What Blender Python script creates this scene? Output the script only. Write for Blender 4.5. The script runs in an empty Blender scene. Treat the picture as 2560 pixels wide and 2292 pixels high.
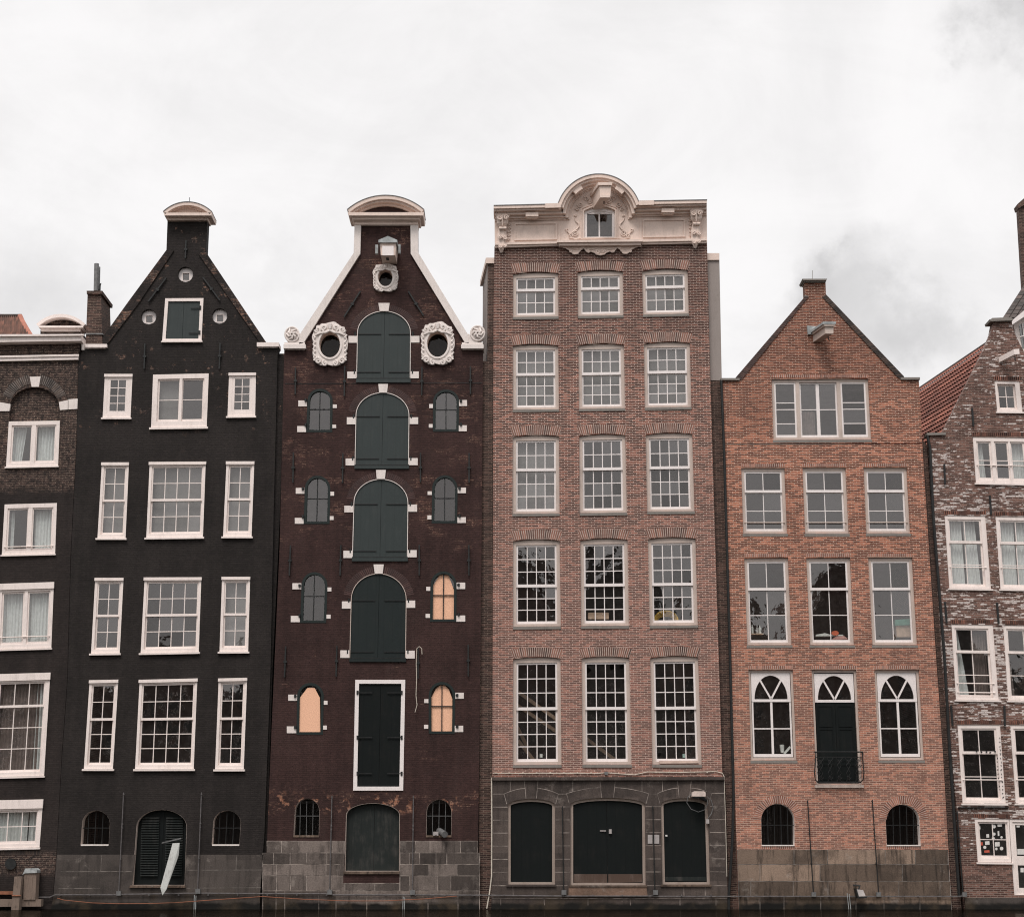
import bpy, bmesh, math, random
from mathutils import Vector
from mathutils.geometry import delaunay_2d_cdt
random.seed(7)
R = math.radians
S = bpy.context.scene
COL = S.collection

# ------------------------------------------------------------------ camera
F, CX, CY = 3982.0, 1280.0, 1146.0
PITCH = R(13.85)
CAM = Vector((0.0, -52.0, 1.76))
cd = bpy.data.cameras.new('camera'); cam = bpy.data.objects.new('camera', cd); COL.objects.link(cam)
cam.location = CAM; cam.rotation_euler = (R(90) + PITCH, 0, 0)
cd.sensor_fit = 'HORIZONTAL'; cd.sensor_width = 36.0; cd.lens = 36.0 * F / 2560.0
cd.clip_start = 0.1; cd.clip_end = 3000
S.camera = cam

# ------------------------------------------------------------------ light
SUN_EL, SUN_AZ = 58.0, 200.0          # overcast: wide soft sun, from behind the camera
sl = bpy.data.lights.new('sun', 'SUN'); so = bpy.data.objects.new('sun', sl); COL.objects.link(so)
sl.energy = 2.1; sl.angle = R(22); sl.color = (1.0, 0.93, 0.885)
so.rotation_euler = (R(90 - SUN_EL), 0, R(-18)); so.location = (-20, -60, 60)
S.view_settings.view_transform = 'Standard'; S.view_settings.look = 'None'
S.view_settings.exposure = 0.0; S.view_settings.gamma = 1.0
S.cycles.filter_width = 1.1
S.render.resolution_x, S.render.resolution_y = 1024, 916

class G:                                       # tiny node helper
    def __init__(s, nt): s.nt = nt
    def n(s, t, ins=None, **kw):
        nd = s.nt.nodes.new(t)
        for k, v in kw.items(): setattr(nd, k, v)
        for k, v in (ins or {}).items():
            if isinstance(v, bpy.types.NodeSocket): s.nt.links.new(v, nd.inputs[k])
            else: nd.inputs[k].default_value = v
        return nd
    def m(s, op, a, b=0.0, c=0.0, clamp=False):
        return s.n('ShaderNodeMath', {0: a, 1: b, 2: c}, operation=op, use_clamp=clamp).outputs[0]
    def vm(s, op, a, b=(0, 0, 0)):
        nd = s.n('ShaderNodeVectorMath', {0: a, 1: b}, operation=op); return nd
    def mix(s, f, a, b, bt='MIX'):
        nd = s.nt.nodes.new('ShaderNodeMix'); nd.data_type = 'RGBA'; nd.blend_type = bt
        for i, v in ((0, f), (6, a), (7, b)):
            if isinstance(v, bpy.types.NodeSocket): s.nt.links.new(v, nd.inputs[i])
            else: nd.inputs[i].default_value = (tuple(v) + (1,))[:4] if i > 0 else v
        return nd.outputs[2]
    def ss(s, x, lo, hi, a=0.0, b=1.0):
        return s.n('ShaderNodeMapRange', {'Value': x, 'From Min': lo, 'From Max': hi, 'To Min': a, 'To Max': b},
                   interpolation_type='SMOOTHSTEP').outputs[0]
    def noise(s, vec, scale, detail=4, rough=0.55, dist=0.0):
        return s.n('ShaderNodeTexNoise', {'Vector': vec, 'Scale': scale, 'Detail': detail, 'Roughness': rough, 'Distortion': dist}).outputs[0]

def px_dir(px, py):
    a, b = (px - CX) / F, -(py - CY) / F
    c, s_ = math.cos(PITCH), math.sin(PITCH)
    return Vector((a, c - b * s_, s_ + b * c))

# ------------------------------------------------------------------ sky
wd = bpy.data.worlds.new('World'); S.world = wd; wd.use_nodes = True
nt = wd.node_tree; nt.nodes.clear(); g = G(nt)
tc = g.n('ShaderNodeTexCoord').outputs['Generated']
nrm = g.vm('NORMALIZE', tc).outputs[0]
sep = g.n('ShaderNodeSeparateXYZ', {0: nrm})
zc = g.m('MAXIMUM', sep.outputs[2], 0.0)
sky = g.n('ShaderNodeTexSky', sky_type='NISHITA', sun_disc=False, sun_elevation=R(SUN_EL), sun_rotation=R(SUN_AZ))
# cloud cover brighter towards the zenith, as under a closed overcast
lum = g.m('ADD', 9.85, g.ss(zc, .52, 1.0, 0.0, 9.0))
flat = g.vm('DIVIDE', nrm, g.n('ShaderNodeCombineXYZ', {0: g.m('ADD', zc, .35), 1: g.m('ADD', zc, .35), 2: g.m('ADD', zc, .35)}).outputs[0]).outputs[0]
n1 = g.noise(flat, 2.1, 7, .58, .6)
n2 = g.noise(flat, 6.0, 6, .62, .8)
soft = g.m('ADD', g.m('MULTIPLY', n1, .7), g.m('MULTIPLY', n2, .3))
mod = g.ss(soft, .36, .60, .90, 1.04)
wob = g.vm('SCALE', g.vm('SUBTRACT', g.n('ShaderNodeTexNoise', {'Vector': nrm, 'Scale': 11.0, 'Detail': 7.0, 'Roughness': .62}).outputs[1], (.5, .5, .5)).outputs[0])
wob.inputs['Scale'].default_value = 0.13
nw = g.vm('ADD', nrm, wob.outputs[0]).outputs[0]
dark = None
for (bx, by, rad, amt) in ((2540, 30, .042, .28), (2470, 60, .022, .08), (2190, 780, .055, .21), (2060, 690, .03, .15), (2130, 650, .016, .08), (2330, 770, .035, .11), (2000, 740, .02, .08), (120, 740, .07, .07), (40, 640, .05, .05), (620, 700, .04, .06), (700, 620, .03, .05), (2440, 870, .03, .08), (1350, 160, .06, .03)):
    d = px_dir(bx, by).normalized()
    dist = g.vm('DISTANCE', nw, tuple(d)).outputs['Value']
    k = g.ss(dist, rad, rad * .15, 0.0, amt)
    dark = k if dark is None else g.m('ADD', dark, k)
mod = g.m('MULTIPLY', mod, g.m('SUBTRACT', 1.0, dark))
cl = g.n('ShaderNodeCombineXYZ', {0: 1.0, 1: .981, 2: .976}).outputs[0]
cl = g.vm('SCALE', cl); nt.links.new(g.m('MULTIPLY', lum, mod), cl.inputs['Scale'])
col = g.mix(0.94, sky.outputs[0], cl.outputs[0])
bgn = g.n('ShaderNodeBackground', {'Color': col, 'Strength': 0.1})
ow = g.n('ShaderNodeOutputWorld'); nt.links.new(bgn.outputs[0], ow.inputs[0])

# ------------------------------------------------------------------ pixel <-> place
def P(px, py, Y=0.0):
    d = px_dir(px, py); t = (Y - CAM.y) / d.y
    p = CAM + d * t
    return (p.x, Y, p.z)
def W(px, py, Y=0.0):
    p = P(px, py, Y); return (p[0], p[2])
def Ws(pts, Y=0.0): return [W(a, b, Y) for a, b in pts]
PM = 78.9                                      # pixels per metre on the facades

# ------------------------------------------------------------------ mesh helpers
class MB:
    def __init__(s): s.v = []; s.f = []
    def add(s, vs, fs):
        o = len(s.v); s.v += [tuple(v) for v in vs]; s.f += [tuple(i + o for i in f) for f in fs]; return s
    def prism(s, poly, y0, y1):
        n = len(poly)
        vs = [(x, y0, z) for x, z in poly] + [(x, y1, z) for x, z in poly]
        fs = [tuple(range(n)), tuple(range(2 * n - 1, n - 1, -1))]
        fs += [(i, (i + 1) % n, n + (i + 1) % n, n + i) for i in range(n)]
        return s.add(vs, fs)
    def pp(s, pts, y0, y1, at=None):           # prism of a pixel outline seen at depth `at`
        return s.prism(Ws(pts, y0 if at is None else at), y0, y1)
    def rect(s, x0, y0, x1, y1, a, b): return s.pp([(x0, y0), (x1, y0), (x1, y1), (x0, y1)], a, b)
    def hexa(s, A, B):
        return s.add(list(A) + list(B), [(0, 1, 2, 3), (7, 6, 5, 4), (0, 4, 5, 1), (1, 5, 6, 2), (2, 6, 7, 3), (3, 7, 4, 0)])
    def box(s, x0, x1, y0, y1, z0, z1):
        return s.prism([(x0, z0), (x1, z0), (x1, z1), (x0, z1)], y0, y1)
    def holed(s, outer, holes, y0, y1, sides=True, reveal=True):
        pts = list(outer); edges = []; loops = [outer] + list(holes); base = 0
        allp = []
        for lp in loops:
            n = len(lp); edges += [(base + i, base + (i + 1) % n) for i in range(n)]; allp += lp; base += n
        r = delaunay_2d_cdt([Vector(p) for p in allp], edges, [], 0, 1e-6)
        vs, tris = r[0], r[2]
        def inside(p, poly):
            c = False; n = len(poly); x, z = p
            for i in range(n):
                a = poly[i]; b = poly[i - 1]
                if (a[1] > z) != (b[1] > z) and x < (b[0] - a[0]) * (z - a[1]) / (b[1] - a[1]) + a[0]: c = not c
            return c
        keep = []
        for t in tris:
            c = (sum(vs[i][0] for i in t) / len(t), sum(vs[i][1] for i in t) / len(t))
            if inside(c, outer) and not any(inside(c, h) for h in holes): keep.append(t)
        if y1 is None:                         # sheet: all faces look outwards (-y)
            keep = [t if ((vs[t[1]][0] - vs[t[0]][0]) * (vs[t[2]][1] - vs[t[0]][1]) - (vs[t[1]][1] - vs[t[0]][1]) * (vs[t[2]][0] - vs[t[0]][0])) > 0 else tuple(reversed(t)) for t in keep]
        s.add([(v[0], y0, v[1]) for v in vs], keep)
        if y1 is None: return s
        s.add([(v[0], y1, v[1]) for v in vs], [tuple(reversed(t)) for t in keep])
        for k, lp in enumerate(loops):
            if (k == 0 and not sides) or (k > 0 and not reveal): continue
            n = len(lp)
            s.add([(x, y0, z) for x, z in lp] + [(x, y1, z) for x, z in lp],
                  [(i, (i + 1) % n, n + (i + 1) % n, n + i) for i in range(n)])
        return s
    def ring(s, poly, d, y0, y1):
        ins = inset(poly, d); n = len(poly)
        vs = [(x, y0, z) for x, z in poly] + [(x, y0, z) for x, z in ins] + [(x, y1, z) for x, z in poly] + [(x, y1, z) for x, z in ins]
        fs = []
        for i in range(n):
            j = (i + 1) % n
            fs += [(i, j, n + j, n + i), (2 * n + i, 2 * n + j, 3 * n + j, 3 * n + i), (i, j, 2 * n + j, 2 * n + i), (n + i, n + j, 3 * n + j, 3 * n + i)]
        return s.add(vs, fs)
    def tube(s, pts, r, k=6, r2=None):
        pts = [Vector(p) for p in pts]; n = len(pts); vs = []; fs = []
        up = None
        for i, p in enumerate(pts):
            t = (pts[min(i + 1, n - 1)] - pts[max(i - 1, 0)])
            if t.length < 1e-9: t = Vector((0, 0, 1))
            t.normalize()
            a = Vector((0, 1, 0)) if abs(t.y) < .9 else Vector((1, 0, 0))
            u = t.cross(a).normalized(); w = t.cross(u).normalized()
            rr = r if r2 is None else r + (r2 - r) * i / max(1, n - 1)
            for j in range(k):
                an = 2 * math.pi * j / k
                vs.append(p + u * math.cos(an) * rr + w * math.sin(an) * rr)
        for i in range(n - 1):
            for j in range(k):
                fs.append((i * k + j, i * k + (j + 1) % k, (i + 1) * k + (j + 1) % k, (i + 1) * k + j))
        fs += [tuple(range(k)), tuple(range(n * k - 1, (n - 1) * k - 1, -1))]
        return s.add(vs, fs)
    def line(s, a, b, w, y0, y1):              # thin bar between two pixel points
        A = Vector(W(*a, y0)); B = Vector(W(*b, y0)); d = (B - A)
        if d.length < 1e-6: return s
        d.normalize(); nn = Vector((-d.y, d.x)) * (w / 2)
        return s.prism([tuple(A + nn), tuple(A - nn), tuple(B - nn), tuple(B + nn)], y0, y1)

def inset(poly, d):
    n = len(poly)
    area = sum(poly[i][0] * poly[(i + 1) % n][1] - poly[(i + 1) % n][0] * poly[i][1] for i in range(n))
    sg = 1 if area > 0 else -1; out = []
    for i in range(n):
        a = Vector(poly[i - 1]); b = Vector(poly[i]); c = Vector(poly[(i + 1) % n])
        e1 = (b - a).normalized(); e2 = (c - b).normalized()
        n1 = Vector((-e1.y, e1.x)) * sg; n2 = Vector((-e2.y, e2.x)) * sg
        m = n1 + n2; q = max(.25, 1 + n1.dot(n2))
        out.append(tuple(b + m * (d / q)))
    return out

def build(name, mb, mat, parent=None, smooth=False, origin=None, uv=None):
    me = bpy.data.meshes.new(name)
    vs = mb.v if origin is None else [(v[0] - origin[0], v[1] - origin[1], v[2] - origin[2]) for v in mb.v]
    me.from_pydata(vs, [], mb.f)
    bm = bmesh.new(); bm.from_mesh(me)
    if name != 'pane': bmesh.ops.remove_doubles(bm, verts=bm.verts, dist=1e-5)
    if name != 'pane': bmesh.ops.recalc_face_normals(bm, faces=bm.faces)
    bm.to_mesh(me); bm.free()
    if smooth:
        for p in me.polygons: p.use_smooth = True
    me.materials.append(mat)
    o = bpy.data.objects.new(name, me); COL.objects.link(o)
    if parent is not None:
        o.parent = parent
        if parent.type == 'EMPTY': o.location = -parent.location
    elif origin is not None: o.location = origin
    return o
def tag(o, label=None, cat=None, group=None, kind=None):
    if label: o['label'] = label
    if cat: o['category'] = cat
    if group: o['group'] = group
    if kind: o['kind'] = kind
    return o
def empty(name, loc, label, cat, group=None):
    o = bpy.data.objects.new(name, None); COL.objects.link(o); o.location = loc; o.empty_display_size = .3
    return tag(o, label, cat, group)
def thing(name, mb, mat, label, cat, group=None, smooth=False):
    xs = [v[0] for v in mb.v]; ys = [v[1] for v in mb.v]; zs = [v[2] for v in mb.v]
    og = ((min(xs) + max(xs)) / 2, (min(ys) + max(ys)) / 2, min(zs))
    return tag(build(name, mb, mat, None, smooth, og), label, cat, group)

# ------------------------------------------------------------------ materials
def newmat(name):
    m = bpy.data.materials.new(name); m.use_nodes = True; nt = m.node_tree
    b = nt.nodes['Principled BSDF']; return m, G(nt), b
def objco(g): return g.n('ShaderNodeTexCoord').outputs['Object']
def setc(g, b, k, v):
    if isinstance(v, bpy.types.NodeSocket): g.nt.links.new(v, b.inputs[k])
    else: b.inputs[k].default_value = (tuple(v) + (1,))[:4] if k in ('Base Color', 'Emission Color') else v
def bump(g, b, h, dist=.01, st=.5):
    bn = g.n('ShaderNodeBump', {'Height': h, 'Distance': dist, 'Strength': st}); g.nt.links.new(bn.outputs[0], b.inputs['Normal'])
def sc(c, k): return tuple(x * k for x in c)

def paint(name, c, rough=.55, dirt=.25, dirtc=(.16, .12, .10), scale=1.0, island=0.0, planks=0.0, spec=.4, grime=.5):
    m, g, b = newmat(name); co = objco(g)
    st = g.vm('MULTIPLY', co, (3.0 * scale, 3.0 * scale, .5 * scale)).outputs[0]
    a = g.noise(co, 1.6 * scale, 6, .65); s2 = g.noise(st, 3.0, 6, .65); fine = g.noise(co, 45, 4, .7)
    f = g.m('MULTIPLY', g.ss(g.m('ADD', g.m('MULTIPLY', a, grime), g.m('MULTIPLY', s2, 1 - grime)), .47, .72), dirt, clamp=True)
    c0 = g.mix(f, c, dirtc)
    c0 = g.mix(1.0, c0, g.n('ShaderNodeCombineColor', {0: (v := g.ss(fine, .3, .7, .88, 1.1)), 1: v, 2: v}).outputs[0], 'MULTIPLY')
    if island:
        ri = g.n('ShaderNodeNewGeometry').outputs['Random Per Island']
        v = g.ss(ri, 0, 1, 1 - island, 1 + island); c0 = g.mix(1.0, c0, g.n('ShaderNodeCombineColor', {0: v, 1: v, 2: v}).outputs[0], 'MULTIPLY')
    if planks:
        xx = g.n('ShaderNodeSeparateXYZ', {0: co}).outputs[0]
        fr = g.m('ABSOLUTE', g.m('SUBTRACT', g.m('FRACT', g.m('DIVIDE', xx, planks)), .5))
        ln = g.ss(fr, .44, .49); c0 = g.mix(g.m('MULTIPLY', ln, .3), c0, sc(c, .45))
    setc(g, b, 'Base Color', c0); b.inputs['Roughness'].default_value = rough; b.inputs['Specular IOR Level'].default_value = spec
    bump(g, b, fine, .004, .4); return m

def brick(name, c1, c2, mortar, msize=.008, paintc=None, paintf=0.0, wear=None, soot=.4, sootc=(.03, .025, .022),
          bleach=None, white=None, zfun=None, top=None, raw=False, rough=.85, bh=.0597, bw=.22):
    m, g, b = newmat(name); co = objco(g)
    sp = g.n('ShaderNodeSeparateXYZ', {0: co}); x, y, z = sp.outputs
    u = g.m('ADD', x, y)
    wz = g.m('ADD', z, g.m('MULTIPLY', g.m('SUBTRACT', g.noise(co, .35, 2), .5), .06))
    vec = g.n('ShaderNodeCombineXYZ', {0: u, 1: wz, 2: 0.0}).outputs[0]
    bt = g.n('ShaderNodeTexBrick', {'Vector': vec, 'Color1': (0, 0, 0, 1), 'Color2': (1, 1, 1, 1), 'Mortar': (.5, .5, .5, 1), 'Scale': 1.0,
             'Mortar Size': msize, 'Mortar Smooth': .25, 'Bias': 0.0, 'Brick Width': bw, 'Row Height': bh}, offset=.5)
    mf = bt.outputs['Fac']
    rnd = g.n('ShaderNodeSeparateColor', {0: bt.outputs['Color']}).outputs[0]
    c0 = g.mix(g.ss(rnd, .1, .72), c1, c2)
    vdark = g.ss(rnd, .74, .80)
    c0 = g.mix(g.m('MULTIPLY', vdark, .75), c0, sc(c1, .3))
    big = g.noise(co, .45, 6, .6); st = g.noise(g.vm('MULTIPLY', co, (2.2, 2.2, .35)).outputs[0], 1.4, 6, .62); fine = g.noise(co, 28, 5, .7)
    body = c0
    mc = mortar
    mort = g.mix(g.m('MULTIPLY', g.ss(big, .4, .65), .35), mc, sc(mc, .6))
    col = g.mix(mf, body, mort)
    if bleach: col = g.mix(g.m('MULTIPLY', g.ss(z, bleach[0], bleach[1]), bleach[3]), col, bleach[2])
    if paintc is not None:
        pw = g.noise(g.vm('MULTIPLY', co, (1.0, 1.0, 2.3)).outputs[0], .9, 9, .74)
        lv = wear if wear else (.64, .72)
        mask = g.ss(pw, lv[0], lv[1])
        if zfun: mask = g.m('MAXIMUM', mask, zfun(g, x, z, pw))
        mask = g.m('MULTIPLY', mask, g.ss(g.noise(co, 7.0, 4, .7), .35, .6))
        pc = g.mix(g.ss(g.m('ADD', g.m('MULTIPLY', g.noise(co, .5, 6, .6), .6), g.m('MULTIPLY', st, .4)), .38, .64), sc(paintc, .76), sc(paintc, 1.38))
        pc = g.mix(g.m('MULTIPLY', mf, .5), pc, sc(paintc, .62))
        pc = g.mix(g.m('MULTIPLY', g.ss(rnd, .6, 1.0), .35), pc, sc(paintc, 1.55))
        col = g.mix(mask, pc, col)
    if raw:                                     # bare orange bricks where the paint came off above the cellar
        rm = g.m('MULTIPLY', g.m('MULTIPLY', g.ss(z, 2.85, 3.15), g.ss(z, 3.75, 3.35)), g.m('MULTIPLY', g.ss(g.noise(co, 3.2, 6, .7), .52, .60), g.ss(g.noise(co, .9, 3), .45, .55)))
        col = g.mix(g.m('MULTIPLY', rm, .85), col, g.mix(rnd, (.34, .13, .07), (.46, .27, .19)))
    if top: col = g.mix(g.m('MULTIPLY', g.ss(g.m('ADD', z, g.m('MULTIPLY', big, 5.0)), top[0], top[1]), top[2]), col, g.mix(mf, sc(c1, .75), sc(mortar, .6)))
    if white:
        wn = g.m('ADD', g.m('MULTIPLY', g.noise(g.vm('MULTIPLY', g.n('ShaderNodeCombineXYZ', {0: u, 1: wz, 2: 0.0}).outputs[0], (6.5, 17.0, 1)).outputs[0], 1.0, 4, .7), .68), g.m('MULTIPLY', g.m('FRACT', g.m('MULTIPLY', rnd, 7.3)), .30))
        dens = g.noise(co, .42, 3)
        th = g.m('ADD', wn, g.m('MULTIPLY', g.m('SUBTRACT', dens, .5), white[1]))
        th = g.m('ADD', th, g.m('MULTIPLY', g.ss(z, 3.5, 1.5), -.12)); th = g.m('ADD', th, g.m('MULTIPLY', g.ss(z, 14.0, 16.0), -.05))
        col = g.mix(g.m('MULTIPLY', g.ss(th, white[0], white[0] + .035), g.m('SUBTRACT', 1.0, g.m('MULTIPLY', mf, .8))), col, (.62, .55, .52))
    sf = g.m('MULTIPLY', g.ss(g.m('ADD', g.m('MULTIPLY', big, .55), g.m('MULTIPLY', st, .45)), .50, .70), soot)
    col = g.mix(sf, col, sootc)
    v = g.m('MULTIPLY', g.ss(fine, .25, .75, .72, 1.25), g.ss(g.noise(g.vm('MULTIPLY', co, (1, 1, 2.2)).outputs[0], 7.0, 4, .7), .3, .7, .78, 1.22))
    col = g.mix(1.0, col, g.n('ShaderNodeCombineColor', {0: v, 1: v, 2: v}).outputs[0], 'MULTIPLY')
    setc(g, b, 'Base Color', col); b.inputs['Roughness'].default_value = rough; b.inputs['Specular IOR Level'].default_value = .25
    bump(g, b, g.m('ADD', g.m('MULTIPLY', mf, -1.0), g.m('MULTIPLY', fine, .6)), .008, .6)
    return m

def stone(name, c1, c2, algae=True, bw=.75, bh=.43, stain=.5, island=False):
    m, g, b = newmat(name); co = objco(g)
    sp = g.n('ShaderNodeSeparateXYZ', {0: co}); x, y, z = sp.outputs
    vec = g.n('ShaderNodeCombineXYZ', {0: g.m('ADD', x, y), 1: z, 2: 0.0}).outputs[0]
    bt = g.n('ShaderNodeTexBrick', {'Vector': vec, 'Color1': (0, 0, 0, 1), 'Color2': (1, 1, 1, 1), 'Mortar': (.5, .5, .5, 1), 'Scale': 1.0,
             'Mortar Size': 0.0, 'Brick Width': bw, 'Row Height': bh}, offset=.5)
    rnd = g.n('ShaderNodeSeparateColor', {0: bt.outputs['Color']}).outputs[0]
    if island: rnd = g.n('ShaderNodeNewGeometry').outputs['Random Per Island']
    big = g.noise(co, 1.1, 7, .65, .4); st = g.noise(g.vm('MULTIPLY', co, (5, 5, .6)).outputs[0], 1.5, 6, .65); fine = g.noise(co, 30, 5, .75)
    col = g.mix(g.m('ADD', g.m('MULTIPLY', rnd, .55), g.m('MULTIPLY', big, .45)), c1, c2)
    col = g.mix(g.m('MULTIPLY', g.ss(st, .48, .7), stain), col, sc(c1, .35))
    col = g.mix(g.m('MULTIPLY', g.ss(g.noise(co, .7, 6, .7), .50, .62), .45), col, sc(c1, .45)); col = g.mix(g.m('MULTIPLY', g.ss(g.noise(g.vm('ADD', co, (7, 3, 5)).outputs[0], 1.2, 7, .7), .58, .68), .4), col, (.30, .26, .23))
    if algae:
        zz = g.m('ADD', z, g.m('MULTIPLY', g.m('SUBTRACT', g.noise(co, 2.5, 5), .5), .22))
        col = g.mix(g.ss(zz, .25, .12), col, (.006, .0055, .0045))
        col = g.mix(g.m('MULTIPLY', g.ss(zz, .75, .25), g.m('MULTIPLY', g.ss(g.noise(co, 1.3, 4), .45, .65), .5)), col, (.07, .05, .03))
    v = g.ss(fine, .25, .75, .7, 1.28)
    if island: v = g.m('MULTIPLY', v, g.m('ADD', .62, g.m('MULTIPLY', rnd, .85)))
    col = g.mix(1.0, col, g.n('ShaderNodeCombineColor', {0: v, 1: v, 2: v}).outputs[0], 'MULTIPLY')
    setc(g, b, 'Base Color', col); b.inputs['Roughness'].default_value = .8; b.inputs['Specular IOR Level'].default_value = .3
    bump(g, b, g.m('ADD', fine, big), .012, .6); return m

def glassmat(name, refl=.15, wav=.5, tint=(.93, .97, .96), dust=1.0):
    m, g, b = newmat(name); g.nt.nodes.remove(b); co = objco(g)
    h = g.m('ADD', g.noise(co, 1.3, 2), g.m('MULTIPLY', g.noise(co, 4.0, 2), .25))
    bn = g.n('ShaderNodeBump', {'Height': h, 'Distance': .012, 'Strength': wav})
    gl = g.n('ShaderNodeBsdfGlossy', {'Color': (.93, .885, .865, 1), 'Roughness': .015, 'Normal': bn.outputs[0]})
    tr = g.n('ShaderNodeBsdfTransparent', {'Color': tint + (1,)})
    dst = g.n('ShaderNodeBsdfDiffuse', {'Color': (.35, .33, .32, 1)})
    f = g.ss(g.n('ShaderNodeNewGeometry').outputs['Random Per Island'], 0, 1, refl * .72, refl * 1.28)
    m1 = g.n('ShaderNodeMixShader', {0: f, 1: tr.outputs[0], 2: gl.outputs[0]})
    m2 = g.n('ShaderNodeMixShader', {0: g.ss(g.noise(co, 6, 5), .35, .8, .012 * dust, .05 * dust), 1: m1.outputs[0], 2: dst.outputs[0]})
    out = [n for n in g.nt.nodes if n.type == 'OUTPUT_MATERIAL'][0]
    g.nt.links.new(m2.outputs[0], out.inputs[0]); return m

def simple(name, c, rough=.6, metal=0.0, var=.15, scale=8, spec=.4):
    m, g, b = newmat(name); co = objco(g); n_ = g.noise(co, scale, 5, .65)
    v = g.ss(n_, .3, .7, 1 - var, 1 + var)
    setc(g, b, 'Base Color', g.mix(1.0, c, g.n('ShaderNodeCombineColor', {0: v, 1: v, 2: v}).outputs[0], 'MULTIPLY'))
    b.inputs['Roughness'].default_value = rough; b.inputs['Metallic'].default_value = metal; b.inputs['Specular IOR Level'].default_value = spec
    return m

M = {}
M['white'] = paint('white_paint', (.84, .745, .70), .5, .28)
M['white2'] = paint('bright_white_paint', (.82, .76, .74), .45, .15)
M['beige_dark'] = paint('dull_beige_paint', (.34, .275, .235), .65, .6)
M['beige'] = paint('beige_paint', (.55, .455, .40), .55, .35)
M['cream'] = paint('cream_stone_paint', (.74, .60, .525), .6, .35, (.24, .19, .16))
M['whitestone'] = paint('white_stone', (.76, .69, .65), .65, .35, (.30, .25, .22))
M['granite_sill'] = paint('grey_stone_sill', (.22, .20, .18), .8, .5, (.08, .07, .06))
M['green'] = paint('dark_green_paint', (.0205, .0300, .0295), .55, .45, (.045, .052, .050), planks=.28, grime=.35)
M['green_old'] = paint('faded_green_paint', (.016, .020, .019), .7, .7, (.07, .065, .06), planks=.3, spec=.2)
M['green_trim'] = paint('green_trim', (.014, .021, .020), .6, .3, (.03, .034, .03), spec=.25)
M['black_door'] = paint('black_green_door', (.0075, .0098, .0098), .65, .4, (.022, .020, .018), planks=.3, spec=.12)
M['lower_green'] = paint('hatch_green_less_sky', (.014, .020, .020), .6, .35, (.03, .032, .03), planks=.28, spec=.2)  # darkened hatch green: weaker sky reflection low down is put into the colour
M['ply'] = simple('osb_board', (.86, .50, .33), .7, 0, .16, 34)
M['iron'] = simple('black_iron', (.018, .019, .019), .55, .2, .3)
M['zinc'] = simple('grey_zinc', (.16, .16, .16), .55, .3, .25)
M['pipegrey'] = simple('grey_conduit', (.13, .12, .12), .5, .3, .3)
M['lead'] = simple('lead_sheet', (.34, .36, .36), .6, .1, .35, 5)
M['plaster'] = paint('grey_plaster', (.30, .26, .24), .85, .5, (.2, .17, .15))
M['curtain'] = simple('white_net_curtain', (.62, .62, .61), .9, 0, .1)
M['drape'] = simple('brown_drape', (.16, .12, .11), .9, 0, .2)
M['blind'] = simple('grey_roller_blind', (.17, .155, .15), .9, 0, .08)
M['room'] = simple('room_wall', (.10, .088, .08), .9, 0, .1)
M['floorm'] = simple('room_floor', (.10, .075, .06), .8, 0, .2)
M['glass'] = glassmat('window_glass', .135, .35)
M['glass_dark'] = glassmat('old_window_glass', .13, .55)
M['glass_cellar'] = glassmat('shade_tinted_glass', .03, .3, tint=(.38, .38, .38), dust=.15)  # grey tint puts the darkness of the rooms behind into the glass
M['rooftile'] = simple('dark_roof_tile', (.06, .045, .04), .8, 0, .4, 3)
M['orange'] = simple('orange_ridge_tile', (.36, .14, .095), .75, 0, .25, 3)
def tilemat(name, c1, c2):
    m, g, b = newmat(name); co = objco(g); ri = g.n('ShaderNodeNewGeometry').outputs['Random Per Island']
    c = g.mix(ri, c1, c2); c = g.mix(g.m('MULTIPLY', g.ss(g.noise(co, 1.5, 5), .45, .7), .6), c, sc(c1, .4))
    setc(g, b, 'Base Color', c); b.inputs['Roughness'].default_value = .75; return m
M['pantile'] = tilemat('red_pantile', (.15, .05, .034), (.29, .105, .07))
M['pantile0'] = tilemat('orange_brown_pantile', (.10, .055, .042), (.27, .13, .09))
M['timber'] = paint('weathered_timber', (.20, .15, .12), .85, .9, (.05, .04, .035), scale=3)
M['plank'] = paint('pale_grey_plank', (.46, .47, .45), .8, .7, (.2, .18, .16), scale=2)
M['mortar'] = simple('lime_mortar', (.27, .23, .205), .9, 0, .75, 2.5)
M['mortar_dark'] = simple('dull_mortar', (.17, .15, .135), .9, 0, .6, 5)
M['rust'] = simple('rusty_steel', (.22, .09, .05), .8, 0, .3)
M['rope'] = simple('orange_rope', (.26, .10, .055), .8)
M['palerope'] = simple('pale_rope', (.60, .54, .46), .8)
M['voussoir'] = tilemat('arch_brick', (.07, .035, .027), (.30, .13, .09))
M['voussoir4'] = tilemat('red_arch_brick', (.15, .055, .035), (.42, .17, .11))
M['vdark'] = tilemat('dark_arch_brick', (.022, .016, .014), (.085, .055, .042))
M['mortar_pale'] = simple('pale_mortar', (.47, .375, .325), .9, 0, .25, 9)
M['card'] = simple('cardboard', (.50, .34, .25), .85)
M['yellow'] = simple('yellow_hose', (.62, .36, .04), .5)
M['teal'] = simple('teal_crate', (.08, .22, .17), .6)
M['pinkish'] = simple('pink_cloth', (.55, .30, .27), .9)
M['redp'] = simple('red_plastic', (.60, .13, .06), .5)
M['lampglass'] = simple('lamp_cover', (.62, .52, .47), .35)
M['sign'] = simple('pale_metal_sign', (.38, .35, .34), .6, 0, .12)
M['stk_w'] = simple('white_sticker', (.66, .64, .61), .6, 0, .1)
M['stk_r'] = simple('red_sticker', (.50, .10, .06), .6, 0, .1)

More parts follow.
